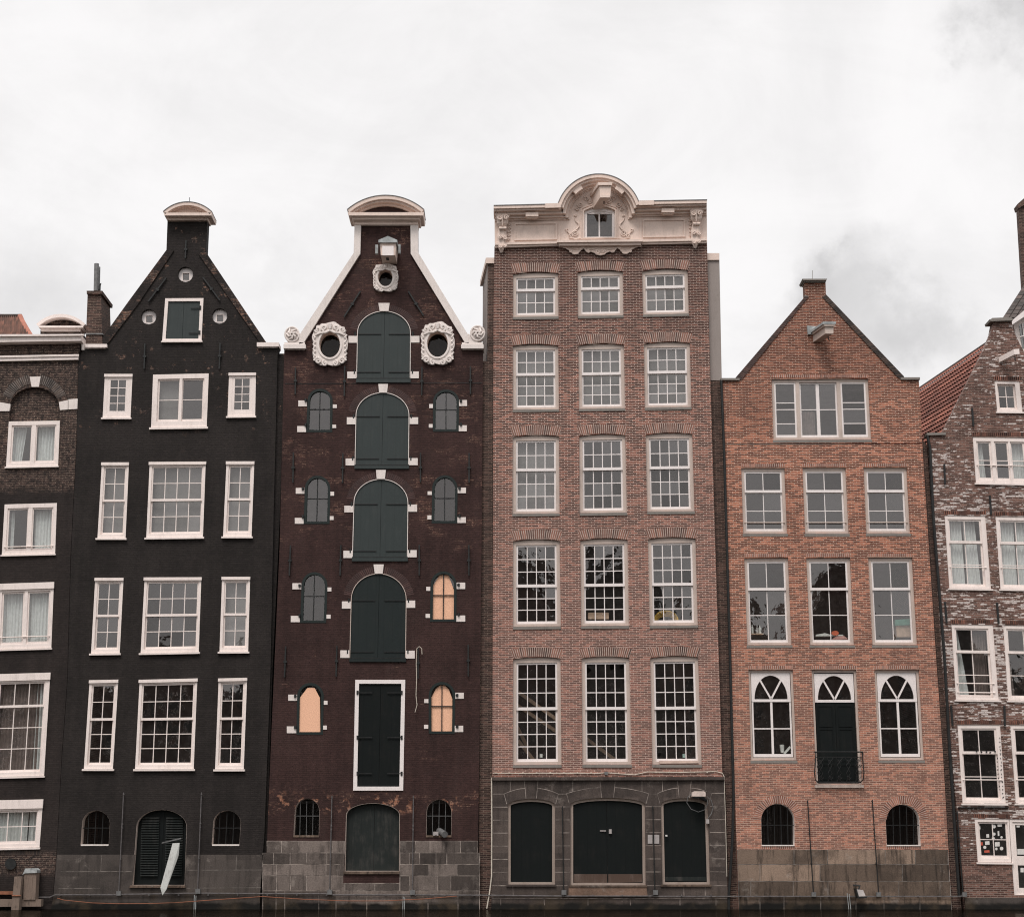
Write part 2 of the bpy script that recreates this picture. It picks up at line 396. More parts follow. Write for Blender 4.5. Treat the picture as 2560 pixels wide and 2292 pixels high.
M['b0'] = brick('dark_brown_brick', (.040, .024, .021), (.085, .050, .040), (.26, .20, .16), .007, paintc=(.0235, .018, .0165), wear=(.64, .78), soot=.35,
                zfun=lambda g, x, z, pw: g.m('MAXIMUM', g.ss(g.m('ADD', z, g.m('MULTIPLY', pw, 1.2)), 13.9, 14.3), g.m('MULTIPLY', g.ss(z, 1.9, 1.5), g.ss(z, .95, 1.15))))
M['b1'] = brick('black_painted_brick', (.10, .05, .035), (.30, .16, .11), (.30, .24, .2), .007, paintc=(.0205, .0168, .0155), wear=(.70, .76), soot=.25,
                zfun=lambda g, x, z, pw: g.m('MULTIPLY', g.ss(z, 14.5, 17.0), g.m('MULTIPLY', g.ss(g.noise(g.vm('ADD', g.n('ShaderNodeCombineXYZ', {0: x, 1: 0.0, 2: z}).outputs[0], (3, 1, 2)).outputs[0], 2.6, 5, .75), .60, .66), .8)))
M['b1e'] = brick('worn_black_edge', (.06, .03, .022), (.26, .13, .085), (.30, .24, .2), .007, paintc=(.0215, .017, .0155), wear=(.47, .60), soot=.2)
M['b2'] = brick('maroon_painted_brick', (.048, .021, .018), (.10, .042, .033), (.30, .19, .14), .007, paintc=(.0405, .0205, .0182), wear=(.58, .70), soot=.3, raw=True,
                zfun=lambda g, x, z, pw: g.m('MAXIMUM',
                    g.m('MULTIPLY', g.m('MULTIPLY', g.ss(z, 2.9, 3.1), g.ss(z, 3.7, 3.4)), g.ss(pw, .50, .60)),
                    g.m('MULTIPLY', g.ss(z, 10.5, 12.5), g.ss(pw, .51, .62))))
M['b3'] = brick('brown_brick', (.062, .026, .020), (.30, .122, .086), (.64, .49, .42), .0073, soot=.30, sootc=(.07, .045, .037), bleach=(17.0, 4.0, (.42, .25, .205), .26), top=(19.5, 24.5, .75))
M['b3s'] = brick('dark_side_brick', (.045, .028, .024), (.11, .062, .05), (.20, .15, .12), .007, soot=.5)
M['b4'] = brick('orange_red_brick', (.130, .041, .025), (.45, .168, .100), (.64, .465, .37), .0068, soot=.5, sootc=(.10, .058, .046), bleach=(13.0, 3.0, (.44, .27, .215), .28), top=(17.0, 21.5, .5))
M['b5'] = brick('blotched_brown_brick', (.10, .05, .04), (.21, .11, .085), (.26, .20, .17), .008, soot=.5, sootc=(.05, .035, .03), white=(.545, .55))
M['s1'] = stone('dark_granite', (.045, .037, .033), (.105, .088, .078), bw=1.3, bh=.5)
M['s2'] = stone('grey_granite', (.065, .052, .046), (.155, .128, .113), bw=.72, bh=.42, stain=.6)
M['s3'] = stone('dark_bluestone', (.046, .036, .032), (.115, .090, .078), bw=.8, bh=.43, stain=.4)
M['s2b'] = stone('grey_granite_blocks', (.060, .047, .041), (.165, .136, .12), stain=.6, island=True)
M['s4b'] = stone('sandstone_blocks', (.050, .037, .029), (.25, .18, .135), stain=.8, island=True)
M['s3o'] = stone('ochre_sandstone', (.20, .125, .09), (.25, .165, .12), bw=2.3, bh=.5, stain=.3)
M['s4'] = stone('weathered_sandstone', (.060, .043, .034), (.235, .165, .122), bw=1.4, bh=.52, stain=.85)

# ------------------------------------------------------------------ windows
def quadfn(c):
    TL, TR, BR, BL = [Vector(p) for p in c]
    return lambda u, v: tuple((TL * (1 - u) + TR * u) * (1 - v) + (BL * (1 - u) + BR * u) * v)
def make_window(house, q, fr=(.11, .14, .11, .11), leaves=None, mull=(), fm='white', sm=None, yf=.0, sill=None, sillm=None,
                curtain=None, glass='glass', stile=.055, bar=.026, guard=(), holes=(), lintel=0.0, segm=0.0, bottom_rail=1.6, name='window', label=None):
    c = Ws(q); Q = quadfn(c); sm = sm or fm
    w = (abs(c[1][0] - c[0][0]) + abs(c[2][0] - c[3][0])) / 2; h = abs(c[0][1] - c[3][1])
    def b4(mb, u0, v0, u1, v1, y0, y1): mb.prism([Q(u0, v0), Q(u1, v0), Q(u1, v1), Q(u0, v1)], y0, y1)
    l, t, r, b = fr[0] / w, fr[1] / h, fr[2] / w, fr[3] / h
    mb = MB()
    b4(mb, 0, 0, 1, t, yf, yf + .16); b4(mb, 0, t, l, 1 - b, yf + .002, yf + .16); b4(mb, 1 - r, t, 1, 1 - b, yf + .002, yf + .16); b4(mb, 0, 1 - b, 1, 1, yf, yf + .16)
    if segm:                                                     # segmental head above the frame
        n = 8; pts = [Q(0, 0)] + [tuple(Vector(Q(i / n, 0)) + Vector((0, segm * math.sin(math.pi * i / n)))) for i in range(1, n)] + [Q(1, 0)]
        mb.prism(pts, yf, yf + .16)
    iu = lambda u: l + (1 - l - r) * u
    iv = lambda v: t + (1 - t - b) * v
    for (u0, v0, u1, v1) in mull: b4(mb, iu(u0), iv(v0), iu(u1), iv(v1), yf + .004, yf + .155)
    if lintel:
        mb.prism([tuple(Vector(Q(-.012, 0)) + Vector((0, .01))), tuple(Vector(Q(1.012, 0)) + Vector((0, .01))), Q(1.012, lintel / h), Q(-.012, lintel / h)], yf - .05, yf - .003)
    wn = build(name, mb, M[fm], house)
    if label: wn['label'] = label
    sb = MB(); pn = MB()
    for (u0, v0, u1, v1, cols, rows, dy) in (leaves or [(0, 0, 1, 1, 2, 2, .04)]):
        U0, U1, V0, V1 = iu(u0), iu(u1), iv(v0), iv(v1); y0 = yf + dy; su = stile / w; sv = stile / h
        b4(sb, U0, V0, U1, V0 + sv, y0, y0 + .05); b4(sb, U0, V1 - sv * bottom_rail, U1, V1, y0, y0 + .05)
        b4(sb, U0, V0 + sv, U0 + su, V1 - sv * bottom_rail, y0 + .001, y0 + .05); b4(sb, U1 - su, V0 + sv, U1, V1 - sv * bottom_rail, y0 + .001, y0 + .05)
        gu0, gu1, gv0, gv1 = U0 + su, U1 - su, V0 + sv, V1 - sv * bottom_rail
        hb = bar / 2 / w; vb = bar / 2 / h
        for i in range(1, cols):
            uu = gu0 + (gu1 - gu0) * i / cols; b4(sb, uu - hb, gv0, uu + hb, gv1, y0 + .008, y0 + .04)
        rl = [i / rows for i in range(1, rows)] if isinstance(rows, int) else rows
        for rv in rl:
            vv = gv0 + (gv1 - gv0) * rv; b4(sb, gu0, vv - vb, gu1, vv + vb, y0 + .012, y0 + .038)
        ol = [Q(gu0, gv0), Q(gu1, gv0), Q(gu1, gv1), Q(gu0, gv1)]
        hs = []
        for (hu, hv, hr) in holes:
            if u0 <= hu <= u1 and v0 <= hv <= v1:
                cx_, cz_ = Q(iu(hu), iv(hv)); rr = random.Random(int(hu * 1000))
                hs.append([(cx_ + hr * (.8 + .4 * rr.random()) * math.cos(k * math.pi / 5), cz_ + hr * (.8 + .4 * rr.random()) * math.sin(k * math.pi / 5)) for k in range(10)])
        rls = [0] + list(rl) + [1]
        for i in range(cols):
            for j in range(len(rls) - 1):
                ua, ub = gu0 + (gu1 - gu0) * i / cols, gu0 + (gu1 - gu0) * (i + 1) / cols; va, vb2 = gv0 + (gv1 - gv0) * rls[j], gv0 + (gv1 - gv0) * rls[j + 1]
                cell = [Q(ua, vb2), Q(ub, vb2), Q(ub, va), Q(ua, va)]
                hh = [h_ for h_ in hs if min(c_[0] for c_ in cell) < h_[0][0] - .05 < max(c_[0] for c_ in cell) and cell[0][1] < h_[0][1] < cell[2][1]]
                tx, tz = random.gauss(0, .0042), random.gauss(0, .0042); cx_, cz_ = (cell[0][0] + cell[2][0]) / 2, (cell[0][1] + cell[2][1]) / 2
                o0 = len(pn.v)
                if hh:
                    lim = inset(cell, .012); mx_ = [(min(max(p[0], lim[0][0]), lim[1][0]), min(max(p[1], lim[0][1]), lim[2][1])) for p in hh[0]]
                    pn.holed(cell, [mx_], y0 + .025, None)
                else: pn.add([(p[0], y0 + .025, p[1]) for p in cell], [(0, 1, 2, 3)])
                for k in range(o0, len(pn.v)):
                    p = pn.v[k]; pn.v[k] = (p[0], p[1] + (p[0] - cx_) * tx + (p[2] - cz_) * tz, p[2])
    if leaves != []:
        build('sash', sb, M[sm], wn); build('pane', pn, M[glass], wn)
    for gv in guard:
        gb = MB(); a = Q(l * .6, iv(gv)); d = Q(1 - r * .6, iv(gv)); gb.tube([(a[0], yf - .02, a[1]), (d[0], yf - .02, d[1])], .018)
        build('guard_bar', gb, M[fm], wn)
    if sill:
        e, hh, pr = sill; sbm = MB()
        A, B_ = Q(0, 1), Q(1, 1)
        sbm.hexa([(A[0] - e, yf - pr, A[1] - hh), (B_[0] + e, yf - pr, B_[1] - hh), (B_[0] + e, yf - pr, B_[1] - .012), (A[0] - e, yf - pr, A[1] - .012)],
                 [(A[0] - e, yf + .1, A[1] - hh), (B_[0] + e, yf + .1, B_[1] - hh), (B_[0] + e, yf + .1, B_[1] + .001), (A[0] - e, yf + .1, A[1] + .001)])
        build('sill', sbm, M[sillm or fm], wn)
    if curtain:
        for (kind, u0, u1, v0, v1, mt, sl_) in curtain:
            cb = MB(); n = 60 if kind != 'blind' else 1; vs = []; fs = []; ph = random.random() * 6
            for j in range(7):
                vv = v0 + (v1 - v0) * j / 6
                for i in range(n + 1):
                    t_ = i / n; uu = u0 + (u1 + sl_ * (vv - v0) - u0) * t_
                    xz = Q(iu(uu), iv(vv)); amp = .03 if n > 1 else 0
                    vs.append((xz[0], yf + .26 + amp * math.sin(t_ * w * (u1 - u0) * 48 + ph + .6 * math.sin(t_ * 9 + vv * 2)), xz[1]))
            for j in range(6):
                for i in range(n): a = j * (n + 1) + i; fs.append((a, a + 1, a + n + 2, a + n + 1))
            cb.add(vs, fs); build('blind' if kind == 'blind' else 'curtain', cb, M[mt], wn, smooth=True)
    return wn
def sash2(cols, up, lo, split): return [(0, 0, 1, split + .012, cols, up, .035), (0, split - .012, 1, 1, cols, lo, .085)]

def arch(BL, BR, SR, SL, apex, n=18):
    c = ((SL[0] + SR[0]) / 2, (SL[1] + SR[1]) / 2); a = ((SR[0] - SL[0]) / 2, (SR[1] - SL[1]) / 2); h = c[1] - apex
    return [BL, BR] + [(c[0] + a[0] * math.cos(t), c[1] + a[1] * math.cos(t) - h * math.sin(t)) for t in [math.pi * i / n for i in range(n + 1)]]
def arc(cx, cy, r1, r2, a0, a1, n=24, ky=1.0):
    p = [(cx + r1 * math.cos(R(a0 + (a1 - a0) * i / n)), cy - ky * r1 * math.sin(R(a0 + (a1 - a0) * i / n))) for i in range(n + 1)]
    q = [(cx + r2 * math.cos(R(a0 + (a1 - a0) * i / n)), cy - ky * r2 * math.sin(R(a0 + (a1 - a0) * i / n))) for i in range(n, -1, -1)]
    return p + q
def voussoirs(mb, back, c, rin, rout, a0, a1, y, step=4.7, a=(1, 1)):      # ring of bricks on edge round an arch (pixels)
    n = max(4, int(abs(a1 - a0) * math.pi / 180 * (rin + rout) / 2 / step))
    for i in range(n):
        t0 = R(a0 + (a1 - a0) * (i + .16) / n); t1 = R(a0 + (a1 - a0) * (i + .84) / n)
        f = lambda r, t: (c[0] + r * a[0] * math.cos(t), c[1] - r * a[1] * math.sin(t))
        mb.pp([f(rin, t0), f(rout, t0), f(rout, t1), f(rin, t1)], y, y + .04)
    pts = [f_ for f_ in arc(c[0], c[1], rin, rout, a0, a1)]
    back.pp([(c[0] + (p[0] - c[0]) * a[0], c[1] + (p[1] - c[1]) * a[1]) for p in pts], y + .003, y + .04)
def flat_arch(house, xl, xr, yb, yt, mat, back, flare=8, step=4.7, y=-.006, rise=0):
    mb = MB(); bk = MB(); n = int((xr - xl) / step); cx = (xl + xr) / 2; hw = (xr - xl) / 2
    rs = lambda t: rise * (1 - (2 * t - 1) ** 2)
    for i in range(n):
        t0, t1 = (i + .16) / n, (i + .82) / n
        xt = lambda t: cx + (2 * t - 1) * (hw + flare); xb = lambda t: cx + (2 * t - 1) * hw
        mb.pp([(xb(t0), yb - rs(t0)), (xb(t1), yb - rs(t1)), (xt(t1), yt - rs(t1)), (xt(t0), yt - rs(t0))], y, y + .05)
    P1 = [(cx - hw, yb), (cx - hw - flare, yt)] + [(cx - hw - flare + 2 * (hw + flare) * k / 8, yt - rs(k / 8)) for k in range(1, 8)] + [(cx + hw + flare, yt), (cx + hw, yb)]
    if rise: P1 += [(cx + hw - 2 * hw * k / 8, yb - rs(k / 8)) for k in range(1, 8)]
    bk.pp(P1, y + .003, y + .05)
    o = build('brick_lintel', mb, M[mat], house); build('joints', bk, M[back], o)
def spiral(c, r0, turns, dirn=1, a0=0, n=26, y=-.1, k=.12):
    return [P(c[0] + r0 * (1 - (1 - k) * i / n) * math.cos(a0 + dirn * turns * 2 * math.pi * i / n), c[1] - r0 * (1 - (1 - k) * i / n) * math.sin(a0 + dirn * turns * 2 * math.pi * i / n), y) for i in range(n + 1)]

def house_empty(x0, x1, label): return empty('canal_house', (W((x0 + x1) / 2, 2200)[0], 0, 0), label, 'house')
def blocks(house, rows, parts, mat, y=-.045):
    mb = MB(); e = .85
    for k, segs in enumerate(parts):
        for cuts in segs:
            for a, b_ in zip(cuts[:-1], cuts[1:]):
                mb.pp([(a + e, rows[k] + e), (b_ - e, rows[k] + e), (b_ - e, rows[k + 1] - e), (a + e, rows[k + 1] - e)], y + .006 - .004 * random.random(), -.03)
    build('stone_blocks', mb, M[mat], house)
def shell(house, xl, xr, ytop, slabs, depth=8.0, gable=None, roofm='rooftile', y0=.36):
    """side walls, back wall, floors and roof; xl = left and right x at y=2200, xr = left and right x at ytop, in pixels"""
    a, b = W(xl[0], 2200), W(xl[1], 2200); c, d = W(xr[0], ytop), W(xr[1], ytop); e = .03; t = .25
    z0 = -1.0
    def xat(p, q, z): return p[0] + (q[0] - p[0]) * (z - p[1]) / (q[1] - p[1])
    L = lambda z: xat(a, c, z) + e; Rr = lambda z: xat(b, d, z) - e; zt = c[1] - .1
    for f in (0, 1):
        mb = MB(); s0 = (lambda z: L(z)) if f == 0 else (lambda z: Rr(z) - t)
        mb.prism([(s0(z0), z0), (s0(z0) + t, z0), (s0(zt) + t, zt), (s0(zt), zt)], y0, depth); build('side_wall', mb, M['b3s'], house)
    mb = MB(); mb.prism([(L(z0) + t, z0), (Rr(z0) - t, z0), (Rr(zt) - t, zt), (L(zt) + t, zt)], depth - .3, depth - .02); build('back_wall', mb, M['b3s'], house)
    mb = MB()
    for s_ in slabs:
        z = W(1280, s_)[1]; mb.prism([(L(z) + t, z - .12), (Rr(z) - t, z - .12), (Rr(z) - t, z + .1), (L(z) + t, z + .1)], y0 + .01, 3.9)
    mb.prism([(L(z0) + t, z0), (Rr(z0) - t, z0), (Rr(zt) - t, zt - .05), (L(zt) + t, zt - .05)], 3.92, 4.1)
    if slabs: build('room_or_dark_backing', mb, M['room'], house)
    if gable:
        mb = MB(); mb.pp(gable, y0 + .005, depth, at=0); build('roof', mb, M[roofm], house)

def anchor(house, a, b, cross=True, w=.045):
    mb = MB(); mb.line(a, b, w, -.075, -.03)
    m_ = ((a[0] + b[0]) / 2, (a[1] + b[1]) / 2)
    if cross:
        dx, dy = b[0] - a[0], b[1] - a[1]; L_ = math.hypot(dx, dy); ux, uy = -dy / L_ * 4, dx / L_ * 4
        mb.line((m_[0] - ux, m_[1] - uy), (m_[0] + ux, m_[1] + uy), .07, -.085, .01)
    build('wall_anchor', mb, M['iron'], house)
def hinge(par, x0, x1, y, yy=-.05):
    mb = MB(); mb.line((x0, y), (x1, y), .026, yy - .02, yy); mb.tube([P(x0, y - 5, yy - .02), P(x0, y + 5, yy - .02)], .035); mb.tube([P(x0, y, yy - .02), P(x0, y + 1, .02)], .03)
    build('hinge', mb, M['iron'], par)
def cast(house, name, mat, rects, y0, y1):
    for q in rects:
        mb = MB()
        if len(q) == 4 and not isinstance(q[0], tuple): mb.rect(*q, y0, y1)
        else: mb.pp(q, y0, y1)
        build(name, mb, M[mat], house)
def lines(house, segs, w=.018, y=-.036, mat='mortar'):
    mb = MB()
    for k, (a, b) in enumerate(segs): mb.line(a, b, w * (.8 + .5 * random.random()), y - .0004 * (k % 7), y + .02)
    build('mortar_joints', mb, M[mat], house)
def leaves_of(par, poly, y0, y1, mat, split=None, name='door_leaf'):
    """arched door outline cut at x=split (pixel) into two leaves"""
    if split is None:
        mb = MB(); mb.prism(poly, y0, y1); return [build(name, mb, M[mat], par)]
    out = []
    for sd in (0, 1):
        gap = .004; pts = []
        def keep(p): return p[0] <= split - gap if sd == 0 else p[0] >= split + gap
        lim = split - gap if sd == 0 else split + gap
        n = len(poly)
        for i in range(n):
            a, b = poly[i], poly[(i + 1) % n]
            if keep(a): pts.append(a)
            if keep(a) != keep(b):
                t = (lim - a[0]) / (b[0] - a[0]); pts.append((lim, a[1] + t * (b[1] - a[1])))
        mb = MB(); mb.prism(pts, y0 + .003 * sd, y1); out.append(build(name, mb, M[mat], par))
    return out

# ================================================================== SETTING
mb = MB(); mb.add([(-600, -700, 0), (600, -700, 0), (600, 2, 0), (-600, 2, 0)], [(0, 1, 2, 3)])
m, g, b = newmat('canal_water'); co = objco(g)
g.nt.nodes.remove(b)
wv = g.vm('MULTIPLY', co, (1.0, 2.2, 1)).outputs[0]
bn = g.n('ShaderNodeBump', {'Height': g.m('ADD', g.noise(wv, 1.6, 4, .55), g.m('MULTIPLY', g.noise(wv, .35, 2), 1.5)), 'Distance': .05, 'Strength': .45})
mx = g.n('ShaderNodeMixShader', {0: g.n('ShaderNodeFresnel', {'IOR': 1.33, 'Normal': bn.outputs[0]}).outputs[0], 1: g.n('ShaderNodeBsdfDiffuse', {'Color': (.010, .009, .007, 1)}).outputs[0],
         2: g.n('ShaderNodeBsdfGlossy', {'Color': (.42, .39, .35, 1), 'Roughness': .08, 'Normal': bn.outputs[0]}).outputs[0]})
g.nt.links.new(mx.outputs[0], [n for n in g.nt.nodes if n.type == 'OUTPUT_MATERIAL'][0].inputs[0])
tag(build('water', mb, m), kind='structure')
mb = MB(); mb.add([(-600, 8.5, .35), (600, 8.5, .35), (600, 900, .35), (-600, 900, .35)], [(0, 1, 2, 3)])
tag(build('ground', mb, simple('paving', (.12, .11, .10), .9)), kind='structure')
mb = MB(); mb.box(-600, 600, -150, -66, -.5, 1.1); tag(build('quay', mb, simple('quay_paving', (.10, .095, .09), .9)), kind='structure')

# ================================================================== HOUSE 0: dark brown, far left
H = house_empty(-90, 165, 'dark brown brick house cut off by the left edge, blind arch under white cornice')
h0w = [[(22.5, 1054), (150, 1052), (145.5, 1164), (15.5, 1167)], [(12, 1261), (142.5, 1257.5), (138, 1383.5), (5, 1387)],
       [(-1, 1460.5), (135, 1456), (128.5, 1619), (-8, 1623)], [(-8, 1686), (126, 1682), (110.5, 1938), (-26, 1942)], [(-26, 2001), (108, 1998), (99, 2117), (-33, 2120)]]
blind = [(24, 1054), (148, 1052), (149, 1025)] + [(86.5 + 62 * math.cos(t), 1018 - 50 * math.sin(t)) for t in [math.pi * i / 16 for i in range(17)]] + [(24, 1025)]
outer = [(-160, 2300), (131, 2300), (132, 2244), (141, 2134), (154, 1892), (168, 1700), (176, 1400), (191, 1100), (195, 900), (203, 846), (-110, 846)]
mb = MB(); mb.holed(Ws(outer), [Ws(q) for q in h0w[1:]] + [Ws(blind[2:-1] + [(15.5, 1167), (145.5, 1164)])], 0, .36); build('wall', mb, M['b0'], H)
mb = MB(); mb.holed(Ws([(20, 960), (155, 960), (155, 1080), (20, 1080)]), [], .13, None)
mb = MB(); mb.prism(Ws([(22.8, 1053.8), (149.8, 1051.8), (152, 960), (20, 960)]), .15, .34); build('arch_infill', mb, M['b0'], H)
for a0, a1 in ((24, 80), (100, 156)):
    mb = MB(); bk = MB(); voussoirs(mb, bk, (86, 1022), 63, 86, a0, a1, -.012); o = build('brick_arch', mb, M['vdark'], H); build('joints', bk, M['mortar_dark'], o)
cast(H, 'stone_block', 'whitestone', [[(74, 942), (101.5, 941), (97, 967), (79, 967)], [(147, 1005), (169.5, 1000), (169.5, 1023.5), (150, 1025)],
     [(171, 998), (194, 996.5), (193, 1022), (171, 1023.5)], [(-30, 1000), (26, 1010), (23, 1027.5), (-30, 1028)]], -.03, .05)
cur = lambda *a: [a]
lv2 = [(0, 0, .47, 1, 1, 1, .04), (.53, 0, 1, 1, 1, 1, .04)]
make_window(H, h0w[0], leaves=lv2, mull=[(.455, 0, .545, 1)], yf=-.02, curtain=[('c', 0, .30, 0, 1, 'curtain', -.1), ('c', .55, 1, 0, 1, 'curtain', 0)], sill=(.03, .06, .05))
make_window(H, h0w[1], leaves=lv2, mull=[(.455, 0, .545, 1)], yf=-.02, curtain=[('c', 0, .12, 0, 1, 'curtain', 0), ('c', .55, 1, 0, 1, 'curtain', 0)], sill=(.03, .06, .05), guard=(.9,))
make_window(H, h0w[2], fr=(.1, .27, .1, .14), leaves=lv2, mull=[(.465, 0, .535, 1)], lintel=.2, yf=-.02, curtain=[('c', 0, .47, 0, 1, 'curtain', 0), ('c', .53, 1, 0, 1, 'curtain', 0)], sill=(.03, .06, .05), guard=(.86,))
make_window(H, h0w[3], fr=(.1, .27, .14, .13), leaves=sash2(3, 1, 3, .27), lintel=.22, yf=-.02, curtain=[('c', 0, .9, 0, 1, 'drape', 0), ('c', .80, 1, 0, 1, 'curtain', .02)], sill=(.03, .06, .05), stile=.05)
make_window(H, h0w[4], fr=(.1, .32, .12, .12), leaves=[(0, 0, 1, 1, 3, 2, .04)], lintel=.27, yf=-.02, curtain=[('c', 0, .75, 0, 1, 'curtain', 0), ('c', .78, 1, 0, 1, 'curtain', 0)], sill=(.03, .06, .05))
mb = MB(); mb.pp([(-110, 838), (203, 837), (203, 852), (-110, 857)], -.3, .35); mb.pp([(-110, 836), (209, 835), (209, 839), (-110, 842)], -.38, -.301)
build('cornice', mb, M['white'], H)
mb = MB(); mb.pp([(-110, 893), (195.5, 887), (195.5, 899), (-110, 905)], -.1, -.003); mb.pp([(-110, 891.5), (197, 885.5), (197, 890), (-110, 896)], -.14, -.101); build('band', mb, M['white'], H)
cast(H, 'stone_block', 'whitestone', [(204, 860, 211, 875)], -.03, .3)
cast(H, 'iron_disc', 'iron', [[(26 + 14 * math.cos(k * .4487), 2159 + 14 * math.sin(k * .4487)) for k in range(14)]], -.08, .01)
mb = MB()
for k in range(28): mb.rect(-20 + k * 4.4, 2126, -16.7 + k * 4.4, 2136, -.005, .03)
build('brick_course', mb, M['vdark'], H)
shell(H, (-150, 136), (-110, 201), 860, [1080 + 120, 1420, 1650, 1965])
# dormer with a curved pediment, behind the cornice
yy = .8
mb = MB(); mb.pp([(101, 842), (101, 826), (200, 826), (200, 842)], yy, yy + 1.5); dm = build('dormer', mb, M['b0'], H)
mb = MB(); mb.pp([(97, 814.5), (208, 814.5), (208, 819), (97, 819)], yy - .3, yy + .4); mb.pp([(102, 819), (202, 819), (201, 828), (102, 828)], yy - .15, yy + .4)
mb.pp(arc(152, 872, 87, 79, 45, 135), yy - .3, yy + .6); build('pediment', mb, M['white'], dm)
mb = MB(); mb.pp([(105, 816), (200, 816)] + [(152 + 80 * math.cos(R(a)), 872 - 80 * math.sin(R(a))) for a in range(48, 134, 6)], yy - .02, yy + .8); build('tympanum', mb, M['b0'], dm)
# tiled roof
mb = MB()
for i in range(5):
    for j in range(24):
        x0 = -40 + j * 5.0; ya = 791 + i * 9.6; lim = 54 + (ya - 789) * .45
        if x0 > lim - 6: continue
        pts = []
        for k in range(5):
            t = k / 4; xx = x0 + 5.2 * t; b_ = 2.0 * math.sin(t * math.pi * 2)
            pts.append((xx, ya + b_))
        A = [P(x, y_, 2.2 - i * .28) for x, y_ in pts]; B_ = [P(x, y_ + 10.5, 1.87 - i * .28) for x, y_ in pts]
        mb.add(A + B_, [(k, k + 1, 6 + k, 5 + k) for k in range(4)])
rf = build('tiled_roof', mb, M['pantile0'], H)
mb = MB(); mb.tube([P(50, 790, 2.2), P(56, 804, 1.9), P(66, 822, 1.4), P(78, 842, .9)], .09); build('hip_tiles', mb, M['orange'], rf)
mb = MB(); mb.tube([P(-40, 789, 2.25), P(54, 789, 2.25)], .06); build('ridge', mb, M['rooftile'], rf)
mb = MB(); mb.hexa([P(-60, 792, 2.3), P(52, 792, 2.3), P(78, 843, 1.0), P(-60, 843, 1.0)], [P(-60, 792, 5), P(52, 792, 5), P(78, 843, 5), P(-60, 843, 5)]); build('roof', mb, M['rooftile'], rf)

# ================================================================== HOUSE 1: black
H = house_empty(140, 670, 'black painted house with white windows and a pointed gable under a small curved pediment')
outer = [(120, 2300), (648, 2300), (651, 2217), (661, 2080), (676, 1680), (684, 1280), (694, 880), (697, 868), (665, 866), (665, 855), (515, 630.5), (519, 545), (419, 545), (416, 625),
         (320, 755), (257, 843), (257, 871), (209, 872), (196, 900), (192, 1100), (177, 1400), (169, 1700), (155, 1892), (142, 2134), (133, 2244)]
w1 = {'tl': [(262.5, 937), (331.5, 937), (326.5, 1044), (257, 1044)], 'tm': [(383, 937), (522, 934), (517, 1067), (378, 1069)], 'tr': [(573, 934), (640, 933.5), (638, 1040), (569, 1041)]}
w1b = [[(255, 1157.5), (322.5, 1157.5), (314, 1345), (244, 1345)], [(374.5, 1156.5), (514.5, 1155.5), (507.5, 1342), (366, 1344)], [(566.5, 1155), (636, 1155), (629, 1341), (558, 1341)],
       [(238.5, 1445.5), (309, 1445.5), (299.5, 1632), (228, 1633)], [(362, 1444.5), (503.5, 1444), (497, 1629), (352, 1632)], [(555.5, 1443), (625.5, 1443), (620.5, 1628), (549, 1628.5)],
       [(224.5, 1701), (296, 1699.5), (282.5, 1921), (210, 1921)], [(349.5, 1700), (493.5, 1696.5), (484.5, 1921), (338, 1921.5)], [(547, 1696.5), (618, 1695), (609.5, 1922), (538, 1922)]]
hatch = [(413.5, 746.5), (509, 746), (504, 855), (405.5, 855.5)]
ocs = [(463.5, 686), (371.6, 792), (549, 790)]
circ = lambda c, r, ry=None, n=24: [(c[0] + r * math.cos(2 * math.pi * k / n), c[1] + (ry or r) * math.sin(2 * math.pi * k / n)) for k in range(n)]
aL = arch((201, 2112), (272, 2112), (275, 2058), (205, 2058), 2025); aR = arch((529, 2110), (599, 2110), (602, 2056), (533, 2056), 2025)
aD = arch((330, 2212), (462, 2212), (467, 2066), (341, 2066), 2023)
holes = [Ws(q) for q in list(w1.values()) + w1b + [hatch]] + [Ws(circ(c, 19)) for c in ocs] + [Ws(a) for a in (aL, aR, aD)]
mb = MB(); mb.holed(Ws(outer), holes, 0, .36); build('wall', mb, M['b1'], H)
mb = MB(); mb.pp([(320, 755), (416, 625), (419, 624), (434, 627), (345, 760), (262, 868), (257, 868), (257, 843)], -.045, -.001); mb.pp([(515, 630.5), (665, 855), (665, 864), (655, 864), (497, 636), (512, 624)], -.045, -.001)
build('gable_edging', mb, M['b1e'], H)
make_window(H, w1['tl'], fr=(.12, .10, .12, .13), leaves=[(0, 0, 1, 1, 2, 4, .01)], stile=.09, bottom_rail=1.1, lintel=.09, yf=-.02, sill=(.04, .07, .06))
make_window(H, w1['tr'], fr=(.12, .10, .12, .13), leaves=[(0, 0, 1, 1, 2, 4, .01)], stile=.09, bottom_rail=1.1, lintel=.09, yf=-.02, sill=(.04, .07, .06))
make_window(H, w1['tm'], fr=(.17, .16, .14, .2), leaves=[(0, 0, .49, 1, 1, 2, .06), (.51, 0, 1, 1, 1, 2, .06)], mull=[(.47, 0, .53, 1)], yf=-.02, sill=(.05, .08, .06), curtain=[('blind', 0, .46, .0, 1, 'blind', 0)])
for i, q in enumerate(w1b):
    cols = 4 if i % 3 == 1 else 2; lo = 3 if i >= 6 else 2; sp = .44 if i >= 6 else .505
    make_window(H, q, fr=(.085, .13, .075, .12), leaves=sash2(cols, 2, lo, sp), yf=-.02, lintel=.09, sill=(.045, .07, .07), glass='glass', stile=.05,
                curtain=[('blind', 0, 1, 0, 1, 'blind', 0)] if i < 3 or i in (5,) else None)
mb = MB(); mb.ring(Ws(hatch), .11, -.025, .1); hw = build('hatch', mb, M['white'], H)
leaves_of(hw, inset(Ws(hatch), .112), .02, .08, 'green', W(457.5, 800)[0], 'shutter')
